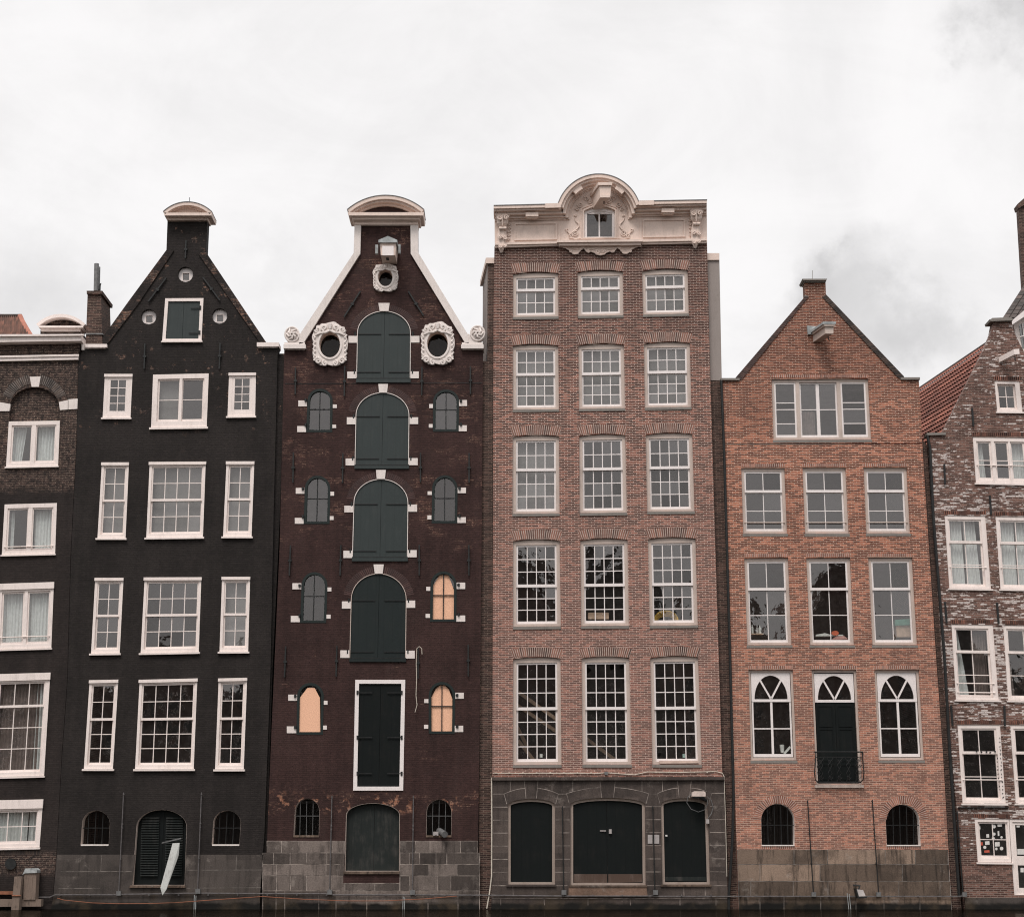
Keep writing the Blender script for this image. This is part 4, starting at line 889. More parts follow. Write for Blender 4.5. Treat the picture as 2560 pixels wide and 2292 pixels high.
# stone attic
at = [(1237, 618), (1236, 520), (1396, 515)] + [(1497 + 100 * math.cos(R(a)), 545 - 102 * math.sin(R(a))) for a in range(160, 19, -7)] + [(1598, 510), (1766.5, 506), (1767.5, 606)]
aw = [(1461, 530), (1478, 524), (1498, 522.5), (1518, 524), (1536.5, 529), (1536.5, 598), (1461, 599)]
mb = MB(); mb.holed(Ws(at), [Ws(aw)], -.03, .36); att = build('attic', mb, M['cream'], H)
mb = MB()
for (y_a, y_b, pr) in ((0, 8, .55), (8, 14, .47), (14, 24, .32), (24, 33, .18), (33, 39, .09)):
    mb.pp([(1234 + (pr < .4) * 3, 513.6 + y_a), (1398, 510 + y_a), (1398 + y_a * .7, 510 + y_b), (1234 + (pr < .4) * 3, 513.6 + y_b)], -pr, -.02 if pr < .5 else .4)
    mb.pp([(1597, 503 + y_a), (1767, 499.8 + y_a), (1767, 499.8 + y_b), (1597 - y_a * .7, 503 + y_b)], -pr - .001, -.02 if pr < .5 else .4)
mb.pp(arc(1497, 541.8, 106.4, 98, 17, 163, 40), -.56, .4); mb.pp(arc(1497, 542, 98, 91, 14, 166, 40), -.48, -.02); mb.pp(arc(1497, 543, 91, 83, 6, 174, 40), -.33, -.02); mb.pp(arc(1497, 544, 84, 76, 0, 180, 40), -.16, -.02); mb.pp(arc(1497, 546, 76.5, 73.5, -2, 182, 40), -.08, -.02)
mb.pp([(1363, 509), (1402, 508), (1402, 519), (1363, 520)], -.6, -.561); mb.pp([(1597, 502), (1635, 501), (1635, 512), (1597, 513)], -.6, -.561)
build('cornice', mb, M['cream'], att)
mb = MB(); mb.pp([(1234, 512.6), (1399, 508.6), (1399, 510.2), (1234, 514.2)], -.57, .4); mb.pp([(1597, 501.6), (1768, 498.4), (1768, 500), (1597, 503.2)], -.57, .4); mb.pp(arc(1497, 541.8, 108, 106.5, 17, 163, 40), -.58, .4); build('lead_capping', mb, M['zinc'], att)
mb = MB()
for q in ((1314, 531, 1346, 541), (1654, 521, 1686, 531)): mb.rect(*q, -.42, -.2); mb.rect(q[0] + 3, q[3], q[2] - 3, q[3] + 4, -.36, -.2)
for a in (128, 52):
    for r1, r2, pr in ((90, 80, .47),): mb.pp(arc(1497, 541, r1, r2, a - 8, a + 8, 6), -pr, -.25)
build('brackets', mb, M['cream'], att)
mb = MB()
for (x0, y0, x1, y1) in ((1290, 564, 1388, 598), (1611, 555, 1709, 591)):
    mb.ring(Ws([(x0 - 4, y0 - 4), (x1 + 4, y0 - 5.5), (x1 + 4, y1 + 3), (x0 - 4, y1 + 5)]), .045, -.075, -.02)
mb.pp([(1237, 607), (1395, 603.5), (1395, 609), (1237, 612.5)], -.16, -.02); mb.pp([(1237, 612), (1395, 608.5), (1395, 614.5), (1237, 619.5)], -.1, -.02)
mb.pp([(1605, 599.5), (1766.5, 596), (1766.5, 601.5), (1605, 605)], -.16, -.02); mb.pp([(1605, 605), (1766.5, 601.5), (1766.5, 608), (1605, 611.5)], -.1, -.02)
mb.pp([(1393, 600.5), (1607, 598.5), (1607, 604), (1393, 606)], -.3, -.02); mb.pp([(1396, 606), (1604, 604), (1603, 612.5), (1397, 614.5)], -.22, -.02)
mb.pp([(1396, 553), (1400, 553), (1400, 602), (1396, 602)], -.05, -.02); mb.pp([(1600, 548), (1604, 548), (1604, 600), (1600, 600)], -.05, -.02)
build('mouldings', mb, M['cream'], att)
# scalloped apron below the sill
kp = [(0, 638), (8, 636.5), (16, 631), (24, 628.5), (30, 631.5), (35, 627), (41, 620.5), (47, 621), (52, 628), (58, 634.5), (66, 635), (73, 630), (79, 623.5), (88, 619.5), (97, 617), (104, 616)]
def apz(x):
    d = abs(x - 1501)
    for (a, b), (c, e_) in zip(kp[:-1], kp[1:]):
        if a <= d <= c: return b + (e_ - b) * (1 - math.cos(math.pi * (d - a) / (c - a))) / 2
    return 616
low = [(1399 + 204 * k / 90, apz(1399 + 204 * k / 90) - 2 * (k / 90 - .5)) for k in range(91)]
mb = MB(); mb.pp([(1603, 611)] + [(1399, 613)] + low, -.07, -.001)
mb.tube([P(x, y_ - .5, -.08) for x, y_ in low], .028, 5)
for cc, cy_, r_, dd in ((1403, 616, 3.5, 1), (1427, 628, 4, 1), (1452, 622, 3, -1), (1469, 628, 3.5, 1), (1494, 629, 5, -1), (1508, 629, 5, 1), (1533, 627, 3.5, -1), (1549, 621, 3, 1), (1575, 627, 4, -1), (1599, 614, 3.5, -1)): mb.tube(spiral((cc, cy_), r_, 1.3, dd, 0, 18, -.09), .024, 5)
for x0, x1 in ((1425, 1455), (1455, 1500), (1500, 1548), (1548, 1578)): mb.tube([P(x0 + (x1 - x0) * t, 616 + 7 * math.sin(math.pi * t) - (x0 - 1500) * .01, -.085) for t in [k / 8 for k in range(9)]], .022, 5)
build('carved_apron', mb, M['cream'], att)
# consoles
for (cx0, ty) in ((1257, 534), (1741.5, 523)):
    mb = MB(); prof = [(0, 17, .34), (6, 17, .36), (12, 15, .34), (24, 14, .30), (34, 9, .22), (44, 10, .20), (56, 12, .19), (70, 11, .16), (80, 9, .17), (90, 6, .13), (98, 3, .07)]
    rings = [[P(cx0 + s_ * w_ - .04 * h_, ty + h_, -d2) for s_, d2 in ((-1, .02), (-1, dd * .8), (-.5, dd), (.5, dd), (1, dd * .8), (1, .02))] for h_, w_, dd in prof]
    vs = [p for r_ in rings for p in r_]; fs = [(i * 6 + k, i * 6 + k + 1, (i + 1) * 6 + k + 1, (i + 1) * 6 + k) for i in range(len(rings) - 1) for k in range(5)] + [tuple(range(6))]
    mb.add(vs, fs)
    for sx in (-1, 1):
        mb.tube(spiral((cx0 + sx * 8, ty + 10), 6, 1.3, sx, 0, 18, -.38), .03, 5); mb.tube(spiral((cx0 + sx * 6, ty + 60), 5, 1.3, -sx, 0, 18, -.22), .025, 5); mb.tube(spiral((cx0 + sx * 6, ty + 82), 4, 1.3, sx, 0, 18, -.2), .025, 5)
    mb.tube([P(cx0 - 1, ty + 4, -.38), P(cx0 - 1, ty + 30, -.32)], .05, 7, .02); mb.tube([P(cx0 - 9, ty + 37, -.24), P(cx0 + 9, ty + 37, -.24)], .06, 7)
    sx = 1 if cx0 < 1500 else -1
    for k in range(5): mb.tube(spiral((cx0 + sx * (17 - k * .6), ty + 28 + k * 9), 3.4, 1.1, sx, 0, 12, -.06), .022, 5)
    build('console', mb, M['cream'], att)
# carved scrolls round the attic window
mb = MB()
for sx in (-1, 1):
    c0_ = 1498.5
    for (dx, yy_, r_, tn, dd) in ((33, 498, 7, 1.5, 1), (48, 512, 7, 1.5, -1), (56, 524, 5, 1.2, 1), (60, 540, 3, 1, 1), (60, 583, 8, 1.7, -1), (71, 590, 5, 1.2, 1), (24, 504, 5, 1.2, -1)):
        mb.tube(spiral((c0_ + sx * dx, yy_), r_, tn, sx * dd, 0 if sx > 0 else math.pi, 24, -.055), .022, 5)
    mb.tube([P(c0_ + sx * x, y_, -.055) for x, y_ in ((62, 545), (59, 553), (52, 560), (51, 566), (56, 573), (66, 580), (74, 586), (80, 578))], .024, 5)
    mb.tube([P(c0_ + sx * x, y_, -.055) for x, y_ in ((46, 596), (60, 598), (76, 594))], .02, 5)
    mb.tube([P(c0_ + sx * x, y_, -.055) for x, y_ in ((80, 580), (84, 574), (79, 573))], .03, 5)
build('carved_scrolls', mb, M['cream'], att)
wfr = [(1456, 600), (1456, 528), (1462, 524), (1470, 521), (1482, 516), (1498, 514.5), (1515, 516), (1527, 520), (1536, 523), (1541, 527), (1541, 599)]
mb = MB(); mb.ring(Ws(wfr), .055, -.1, -.02); mb.ring(Ws([(p[0] + (p[0] - 1498) * .1, p[1] - 4 if p[1] < 590 else p[1]) for p in wfr]), .03, -.07, -.02); build('architrave', mb, M['cream'], att)
mb = MB(); mb.ring(Ws([(a - .0, b) for a, b in aw]), .09, -.01, .12); o = build('window', mb, M['white2'], att)
mb = MB(); mb.line((1498.5, 596), (1498, 530), .05, .02, .07); mb.pp([(1461, 524), (1537, 523), (1537, 535), (1461, 535)], .01, .06, at=0); build('sash', mb, M['white2'], o)
mb = MB(); mb.holed(inset(Ws(aw), .085), [], .05, None); build('pane', mb, M['glass'], o)
# hoist beam
d_ = 1.0
A = [P(1499, 462, -d_), P(1528, 462, -d_), P(1526, 491, -d_), P(1500, 491, -d_)]
sh = P(1500, 494, -d_)[0] - P(1487, 511, 0)[0]
B_ = [(x - .22, .0, z) for x, y, z in A]; mb = MB(); mb.hexa(A, B_); hb_ = build('hoist_beam', mb, M['cream'], att)
A2 = [P(1495, 456, -d_ - .06), P(1531, 456, -d_ - .06), P(1530, 463, -d_ - .06), P(1496, 463, -d_ - .06)]; mb = MB(); mb.hexa(A2, [(x - .24, .0, z) for x, y, z in A2])
A3 = [P(1500, 487, -d_ - .04), P(1526, 487, -d_ - .04), P(1525, 494, -d_ - .04), P(1500.5, 494, -d_ - .04)]; mb.hexa(A3, [(x - .22, .0, z) for x, y, z in A3]); build('beam_mouldings', mb, M['cream'], hb_)
mb = MB(); a = P(1510, 494, -.7); mb.tube([a, (a[0], a[1], a[2] - .25)], .02); build('hook', mb, M['iron'], hb_)
# stone ground floor
gf = [(1228, 2300), (1230.8, 1950), (1810, 1950), (1818.5, 2229), (1820, 2300)]
mb = MB(); mb.holed(Ws(gf), [Ws(d) for d in D3], -.04, -.001)
build('stone_base', mb, M['s3'], H)
mb = MB(); mb.pp([(1229.5, 1942), (1810, 1941), (1810.5, 1949), (1229.5, 1950)], -.13, -.001); mb.pp([(1229, 1949), (1811, 1949), (1811, 1951.5), (1229, 1951.5)], -.08, -.041); build('string_course', mb, M['s3'], H)
mb = MB(); mb.pp([(1422, 2215), (1616, 2215), (1619, 2239), (1421, 2239)], -.08, -.041); build('door_step', mb, M['s3o'], H)
jl = []; ys = [2016.5, 2049, 2081.4, 2113.9, 2147, 2179.5]
for y_ in ys:
    jl += [((1232, y_), (1269, y_)), ((1388, y_ - .5), (1425, y_ - .5)), ((1614, y_ - 1), (1652, y_ - 1)), ((1775, y_ - 1.5), (1813, y_ - 1))]
jl += [((1231, 2213), (1420, 2213)), ((1617, 2213), (1817, 2213)), ((1282, 2213), (1283, 2236)), ((1335, 2213), (1335, 2245)), ((1709, 2214), (1710, 2238)), ((1763, 2214), (1763, 2238)), ((1230, 2245), (1420, 2245)), ((1620, 2245), (1818, 2245)), ((1252, 2245), (1252, 2262)), ((1360, 2245), (1361, 2262)), ((1470, 2245), (1470, 2262)), ((1575, 2245), (1576, 2262)), ((1700, 2245), (1700, 2262)), ((1790, 2245), (1790, 2262)), ((1421, 2245), (1620, 2245))]
def voiced(cx_, hw, ysp, ap_, ko):
    out = []
    top = ap_ - 30; 
    out += [((cx_ - hw - 3, ysp - 2), (cx_ - hw - 10, ysp - 27)), ((cx_ + hw + 3, ysp - 2), (cx_ + hw + 10, ysp - 27))]
    out += [((cx_ - ko + 2, ap_ - 1), (cx_ - ko - 2, 1952)), ((cx_ + ko - 2, ap_ - 1), (cx_ + ko + 2, 1952))]
    for s_ in (-1, 1):
        pts = [(cx_ + s_ * (ko + 1 + (hw + 9 - ko) * t), (ap_ - 26) + (ysp - 27 - ap_ + 26) * t ** 1.8) for t in [k / 6 for k in range(7)]]
        out += list(zip(pts[:-1], pts[1:]))
    return out
jl += voiced(1328, 58, 2011, 1996, 15) + voiced(1519, 93, 2010, 1994, 17) + voiced(1711, 58, 2010, 1995, 15)
jl += [((1231, 1984), (1260, 1984)), ((1395, 1984), (1418, 1984)), ((1621, 1984), (1642, 1984)), ((1779, 1982), (1811, 1982)), ((1276, 1952), (1276, 1975)), ((1380, 1952), (1380, 1975)), ((1432, 1952), (1432, 1978)), ((1605, 1952), (1605, 1978)), ((1656, 1952), (1656, 1978)), ((1763, 1952), (1763, 1974))]
lines(H, jl, .015, -.042)
for i, d in enumerate(D3):
    poly = Ws(d); mb = MB(); mb.ring(poly, .085, .03, .18); o = build('cellar_door', mb, M['beige_dark'], H)
    cx_ = W(1518, 2100)[0] if i == 1 else None
    ll = leaves_of(o, inset(poly, .083), .09, .14, 'black_door', cx_)
    mb = MB(); mb.pp([(d[0][0] - 4, d[0][1] - 1), (d[1][0] + 4, d[1][1] - 1), (d[1][0] + 4, d[1][1] + 4), (d[0][0] - 4, d[0][1] + 4)], -.1, .2); build('threshold', mb, M['s4' if i else 's3'], o)
    if i == 1:
        mb = MB(); mb.pp([(1434, 2184), (1518, 2184), (1518, 2208), (1434, 2205)], .068, .079, at=0); mb.pp([(1521, 2184), (1606, 2184), (1606, 2204), (1521, 2206)], .066, .079, at=0); build('kick_board', mb, paint('stained_board', (.075, .045, .032), .7, .8), o)
        mb = MB(); mb.tube([P(1526, 2072, .06), P(1526, 2083, .06)], .05, 10); mb.line((1500, 2076), (1515, 2076), .03, .05, .078); build('padlock', mb, M['sign'], o)
    if i == 2:
        mb = MB(); mb.tube([P(1666, 2086, .0), P(1666, 2090, .0)], .035, 8); build('knob', mb, M['stk_w'], o)
        mb = MB(); mb.pp([(1663, 2191), (1767, 2191), (1767, 2201), (1663, 2201)], .066, .079, at=0); build('kick_board', mb, M['green_old'], o)
shell(H, (1231, 1817), (1236, 1766), 620, [830, 1060, 1315, 1605, 1940], depth=9)
mb = MB(); mb.pp([(1238, 640), (1765, 640), (1765, 545), (1238, 550)], .5, 8.8, at=0); build('roof', mb, M['rooftile'], H)
mb = MB(); mb.pp([(1400, 640), (1596, 640)] + [(1497 + 94 * math.cos(R(a)), 552 - 92 * math.sin(R(a))) for a in range(10, 171, 10)], 1.6, 3.0, at=0); mb.pp([(1405, 548)] + [(1497 + 94 * math.cos(R(a)), 552 - 92 * math.sin(R(a))) for a in range(175, 4, -10)] + [(1589, 548), (1585, 548)] + [(1497 + 90 * math.cos(R(a)), 552 - 88 * math.sin(R(a))) for a in range(5, 176, 10)] + [(1409, 548)], .37, 1.59, at=0); build('attic_roof', mb, M['rooftile'], H)
# set-back side wings
mb = MB(); A0, A1 = P(1219, 660, .15), P(1237, 660, .15); z1 = A0[2]
mb.add([(A0[0], .15, -1), (A1[0] + .1, .15, -1), (A1[0] + .1, .15, z1), (A0[0], .15, z1)], [(0, 1, 2, 3)])
mb2 = MB(); b0_ = P(1206, 880, 2.2)
mb2.hexa([(A0[0], .151, -1), (A0[0], .151, z1), (A0[0] + .15, .16, z1), (A0[0] + .15, .16, -1)], [(b0_[0], 2.4, -1), (b0_[0], 2.4, z1), (b0_[0] + .2, 2.4, z1), (b0_[0] + .2, 2.4, -1)])
lowp = [(1206, 900), (1232, 900), (1231, 1320), (1230.5, 1947), (1229, 2300), (1195, 2300), (1199, 1832), (1204, 1360)]
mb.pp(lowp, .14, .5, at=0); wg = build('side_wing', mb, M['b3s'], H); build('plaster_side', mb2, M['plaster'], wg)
mb = MB(); zt = P(1219, 645, .1)[2]; mb.hexa([(A0[0] - .06, .08, z1), (A1[0] + .1, .08, z1), (A1[0] + .1, .08, zt), (A0[0] - .06, .08, zt)], [(b0_[0] - .1, 2.4, z1), (A1[0] + .1, 2.4, z1), (A1[0] + .1, 2.4, zt), (b0_[0] - .1, 2.4, zt)]); build('fascia', mb, M['cream'], wg)
mb = MB(); mb.pp([(1768, 649), (1798.5, 649), (1804.5, 951), (1776, 951)], .18, 2.5, at=.18); wg = build('side_wing', mb, M['plaster'], H); wg['label'] = 'grey plastered set back strip'
mb = MB(); mb.pp([(1767, 633), (1798.5, 633), (1798.5, 650), (1767, 650)], .12, 2.6); build('fascia', mb, M['cream'], wg)
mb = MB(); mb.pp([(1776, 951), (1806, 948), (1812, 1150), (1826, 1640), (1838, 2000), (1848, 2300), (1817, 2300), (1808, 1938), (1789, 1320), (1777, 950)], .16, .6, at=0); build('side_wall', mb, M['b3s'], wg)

# ================================================================== HOUSE 4: orange red
H = house_empty(1840, 2370, 'orange red brick house with a pointed gable and a small iron balcony')
WLL = [(1849, 2300), (1845.7, 2238), (1836.6, 1963.5), (1825, 1620), (1809, 1140), (1803.4, 949)]
WRR = [(2297, 948), (2307.5, 1140), (2340, 1640), (2356.6, 1872), (2378, 2238), (2381, 2300)]
outer = WLL + [(1842, 949), (2012.8, 741), (2011.4, 704), (2063.8, 704), (2065, 740), (2259, 948)] + WRR
big = [(1928.8, 948), (2170.6, 946.5), (2178.6, 1098), (1933.7, 1099.4)]
w4 = [[[(1853, 1169.6), (1961.5, 1169.6), (1968.2, 1333), (1858, 1333)], [(2006, 1168.7), (2114.3, 1168.7), (2122.6, 1333), (2012.5, 1333)], [(2159, 1168.7), (2267, 1168.7), (2276, 1332.5), (2166, 1332.5)]],
      [[(1860.5, 1394.5), (1970.6, 1393.6), (1979.5, 1611.4), (1868, 1612)], [(2015.5, 1394), (2125.6, 1393.6), (2135.6, 1611.4), (2025, 1611.4)], [(2170.4, 1393.6), (2280.5, 1393), (2293.5, 1611.4), (2181.3, 1611.4)]],
      [[(1870.8, 1674), (1982.4, 1674), (1991.9, 1899.5), (1877.3, 1899.5)], [(2028.7, 1674), (2140.9, 1674), (2155.7, 1960), (2040.6, 1960)], [(2185.8, 1674), (2297.3, 1674), (2310.6, 1898.9), (2197, 1898.9)]]]
c4 = [arch((1904, 2112.3), (1986.6, 2112.3), (1986, 2049), (1902.8, 2049), 2008.3), arch((2216.9, 2112.3), (2301.7, 2112.3), (2298.6, 2050), (2214.2, 2050), 2009.8)]
mb = MB(); mb.holed(Ws(outer), [Ws(big)] + [Ws(q) for r_ in w4 for q in r_] + [Ws(a) for a in c4], 0, .36); build('wall', mb, M['b4'], H)
st4 = dict(fm='beige', sm='white2', yf=.07, sill=(.02, .10, .08), sillm='granite_sill')
make_window(H, big, fr=(.09, .1, .09, .1), leaves=[(0, 0, .235, 1, 1, [.37, .50, .78], .02), (.275, 0, .475, 1, 1, 2, .06), (.475, 0, .685, 1, 1, 2, .06), (.725, 0, 1, 1, 1, [.37, .50, .78], .02)], mull=[(.235, 0, .275, 1), (.685, 0, .725, 1)], bar=.03,
            curtain=[('c', .28, .45, .5, 1, 'drape', 0)], **st4)
for j, q in enumerate(w4[0]): make_window(H, q, fr=(.1, .11, .1, .09), leaves=[(0, 0, 1, .355, 2, 1, .02), (0, .335, 1, 1, 2, [.5], .07)], guard=(.86,), **st4)
for j, q in enumerate(w4[1]): make_window(H, q, fr=(.1, .11, .1, .09), leaves=[(0, 0, 1, .36, 2, 1, .02), (0, .34, 1, 1, 2, [.5], .07)], **st4)
for q in [big]: flat_arch(H, q[0][0], q[1][0], 944, 937, 'voussoir4', 'mortar_pale', flare=0, step=5)
for r_ in w4:
    for q in r_: flat_arch(H, q[0][0], q[1][0], q[0][1] - 2.5, q[0][1] - 10.5, 'voussoir4', 'mortar_pale', flare=0, step=4.8)
for j in (0, 1, 2):
    q = w4[2][j]; c = Ws(q); Q = quadfn(c); hgt = c[0][1] - c[3][1]; wid = c[1][0] - c[0][0]
    sp_ = .355 if j != 1 else .285; a1_ = .06 if j != 1 else .05; a2_ = .325 if j != 1 else .262
    o = make_window(H, q, fr=(.075, .075, .075, .08 if j != 1 else .03), leaves=[], fm='beige', yf=.07, sill=(.02, .10, .08) if j != 1 else (.04, .11, .12), sillm='granite_sill' if j != 1 else 'beige', name='window' if j != 1 else 'balcony_door')
    # arched transom board
    fl = lambda t: (.13 + .74 * (.5 - .5 * math.cos(t)), a2_ - (a2_ - a1_) * math.sin(t))
    hole_ = [Q(*fl(math.pi * k / 20)) for k in range(21)]
    mb = MB(); mb.holed([Q(.065, .03), Q(.935, .03), Q(.935, sp_), Q(.065, sp_)], [hole_], .10, .16)
    for s_ in (-1, 1):
        A_ = Vector(Q(.5, a2_)); B2 = Vector(Q(.5 + s_ * .25, a2_ - (a2_ - a1_) * .86)); d2 = (B2 - A_).normalized(); nn = Vector((-d2.y, d2.x)) * .028
        mb.prism([tuple(A_ + nn), tuple(A_ - nn), tuple(B2 - nn), tuple(B2 + nn)], .103, .14)
    build('transom', mb, M['white2'], o)
    mb = MB(); mb.holed([Q(.1, .04), Q(.9, .04), Q(.9, sp_ - .01), Q(.1, sp_ - .01)], [], .15, None)
    if j != 1:
        sb = MB()
        b4 = lambda u0, v0, u1, v1, y0, y1: sb.prism([Q(u0, v0), Q(u1, v0), Q(u1, v1), Q(u0, v1)], y0, y1)
        b4(.065, .93, .935, .965, .11, .16); b4(.065, sp_, .10, .93, .111, .16); b4(.90, sp_, .935, .93, .111, .16); b4(.475, sp_, .525, .93, .113, .16); b4(.10, .645, .90, .658, .118, .155)
        build('sash', sb, M['white2'], o); mb.holed([Q(.1, sp_), Q(.9, sp_), Q(.9, .94), Q(.1, .94)], [], .14, None)
    build('pane', mb, M['glass_dark'], o)
    if j == 1:
        for s_ in (0, 1):
            sb = MB(); u0, u1 = (.07, .497) if s_ == 0 else (.503, .93)
            sb.prism([Q(u0, sp_), Q(u1, sp_), Q(u1, .985), Q(u0, .985)], .12, .16); lf = build('door_leaf', sb, M['black_door'], o)
            sb = MB(); e_ = .06
            for (va, vb_) in ((sp_ + .03, .50), (.52, .80), (.83, .96)): sb.ring([Q(u0 + e_, va), Q(u1 - e_, va), Q(u1 - e_, vb_), Q(u0 + e_, vb_)], .02, .105, .12)
            build('panel', sb, M['black_door'], lf)
        # wrought iron balcony
        mb = MB(); pr = -.28
        rail = [P(2038, 1880, .0), P(2036, 1879, pr), P(2157, 1879, pr), P(2155, 1880, 0)]
        mb.tube(rail, .022, 6); mb.tube([P(2040, 1892, 0), P(2038.5, 1892, pr), P(2154, 1892, pr), P(2153, 1892, 0)], .012, 6)
        base = [P(2044, 1954, 0), P(2043, 1955, pr + .08), P(2152, 1955, pr + .08), P(2151, 1954, 0)]; mb.tube(base, .022, 6)
        for x in (2039, 2157): 
            sg = 1 if x > 2100 else -1
            mb.tube([P(x - sg * 1, 1880, pr), P(x, 1900, pr), P(x + sg * 3, 1930, pr - .03), P(x + sg * 1, 1948, pr), P(x - sg * 7, 1955, pr + .06)], .018, 6)
            for yy_ in (1899, 1915, 1931): mb.tube(spiral((x - sg * 7, yy_), 5, 1.4, sg, 0, 14, pr), .008, 4)
        for k in range(5):
            xx = 2052 + k * 23
            mb.tube([P(xx - 8, 1894, pr), P(xx + 5, 1912, pr), P(xx - 5, 1932, pr + .01), P(xx + 6, 1954, pr + .06)], .009, 5)
            mb.tube([P(xx + 8, 1894, pr), P(xx - 5, 1912, pr), P(xx + 5, 1932, pr + .01), P(xx - 6, 1954, pr + .06)], .009, 5)
            mb.tube(spiral((xx, 1904), 6, 1.3, 1, 0, 14, pr), .008, 4); mb.tube(spiral((xx + 1, 1942), 6, 1.3, -1, 0, 14, pr), .008, 4)
        build('balcony_railing', mb, M['iron'], o)
for a in c4:
    c_ = ((a[0][0] + a[1][0]) / 2, 2049.5); hw_ = 41.7
    mb = MB(); bk = MB(); voussoirs(mb, bk, c_, hw_ + 1, hw_ + 19.5, 2, 178, -.006, a=(1, 1.0)); o = build('brick_arch', mb, M['voussoir4'], H); build('joints', bk, M['mortar_pale'], o)
    mb = MB(); mb.ring(Ws(a), .005, .012, .3); o = build('cellar_window', mb, M['whitestone'], H)
    mb = MB(); x0, x1 = a[0][0], a[1][0]; mb.tube([P(x0, 2062, .08), P(x1, 2062, .08)], .013)
    for k in (1, 2, 3, 4): mb.tube([P(x0 + (x1 - x0) * k / 5, 2111, .08), P(x0 + (x1 - x0) * k / 5 - 2, 2014, .08)], .013)
    build('bars', mb, M['iron'], o); mb = MB(); mb.rect(x0, 2111, x1, 2114, -.03, .3); build('sill', mb, M['whitestone'], o)
    mb = MB(); mb.holed(Ws(a), [], .33, None); build('pane', mb, M['glass_cellar'], o)
    flat_arch(H, x0 - 1, x1 + 1, 2121, 2114, 'voussoir4', 'mortar_pale', flare=0, step=5)
# gable edging, coping, chimney cap
for pl in ([(1839.2, 943.7), (2012.8, 741), (2012.5, 737), (2022, 741), (1853, 950), (1842, 950)], [(2065, 740), (2065, 736), (2260.7, 941.5), (2257, 949), (2246, 944), (2056, 742)]):
    mb = MB(); n = 52; bk = MB(); bk.pp(pl, -.02, .36)
    A_, B2, C_, D_ = (pl[0], pl[1], pl[3], pl[4]) if pl[0][0] < 2000 else (pl[0], pl[2], pl[4], pl[5])
    if pl[0][0] > 2000: A_, B2, C_, D_ = pl[1], pl[2], pl[4], pl[5]
    for k in range(n):
        t0, t1 = (k + .1) / n, (k + .9) / n; l_ = lambda p, q, t: (p[0] + (q[0] - p[0]) * t, p[1] + (q[1] - p[1]) * t)
        mb.pp([l_(A_, B2, t0), l_(A_, B2, t1), l_(D_, C_, t1), l_(D_, C_, t0)], -.035, .37)
    o = build('gable_edging', mb, tilemat('edge_brick', (.05, .03, .026), (.11, .06, .05)) if pl[0][0] < 2000 else M['vdark'], H); build('joints', bk, M['mortar_dark'], o)
mb = MB(); mb.pp([(2006, 697), (2068, 697), (2066, 701), (2009, 701)], -.16, .5); mb.pp([(2009, 701), (2066, 701), (2064, 706), (2011, 706)], -.08, .42); mb.tube([P(2031, 697, .1), P(2031, 676, .1)], .008); build('gable_cap', mb, M['granite_sill'], H)
mb = MB(); mb.rect(1801.5, 945, 1849, 950.5, -.08, .4); build('coping_stone', mb, M['granite_sill'], H)
mb = MB(); mb.rect(2252.5, 943, 2300, 949, -.08, .4); build('coping_stone', mb, M['granite_sill'], H)
mb = MB(); mb.line((1812, 1110), (2305, 1108), .018, -.012, .01); build('string_course', mb, M['iron'], H)
d_ = .95
A = [P(2063, 814, -d_), P(2084, 814, -d_), P(2083.5, 834, -d_), P(2063.5, 834, -d_)]; mb = MB(); mb.hexa(A, [(x - .24, .0, z) for x, y, z in A]); hb_ = build('hoist_beam', mb, M['beige'], H)
A2 = [P(2060, 810, -d_ - .06), P(2088, 810, -d_ - .06), P(2087, 815, -d_ - .06), P(2061, 815, -d_ - .06)]; mb = MB(); mb.hexa(A2, [(x - .26, .0, z) for x, y, z in A2]); build('beam_moulding', mb, M['beige'], hb_)
A2 = [P(2058, 804, -d_ - .08), P(2090, 804, -d_ - .08), P(2090, 810, -d_ - .08), P(2058, 810, -d_ - .08)]; mb = MB(); mb.hexa(A2, [(x - .28, .0, z) for x, y, z in A2]); mb.pp([(2018, 814), (2046, 816), (2036, 834), (2020, 836)], -.1, 0); build('lead_cover', mb, M['lead'], hb_)
mb = MB(); a = P(2070, 834, -.6); mb.tube([a, (a[0], a[1], a[2] - .2), (a[0] + .05, a[1], a[2] - .25)], .02); build('hook', mb, M['iron'], hb_)
mb = MB(); mb.pp([(1842.7, 2122.7), (2370, 2122.7), (2378, 2238), (2381, 2300), (1849, 2300), (1845.7, 2238)], -.035, -.001); build('stone_base', mb, M['mortar_dark'], H)
blocks(H, [2122.7, 2160, 2202, 2240, 2300], [[[1843, 1985, 2069, 2213, 2288, 2370]], [[1844.5, 1900, 2050, 2256, 2373]], [[1845.5, 1877, 1983, 2070, 2247, 2350, 2376]], [[1847, 1900, 1960, 2052, 2140, 2210, 2300, 2379]]], 's4b')
shell(H, (1843, 2372), (1806, 2294), 965, [1135, 1365, 1645, 1985], gable=[(1846, 970), (2250, 970), (2250, 952), (2060, 752), (2017, 752), (1852, 952)])
mb = MB(); mb.pp([(2297, 1080), (2320, 1110), (2340, 1400), (2366, 1760), (2386, 2030), (2410, 2300), (2379, 2300), (2356, 1872), (2340, 1640), (2307, 1140)], .15, .6, at=0); build('recessed_side', mb, M['b3s'], H)

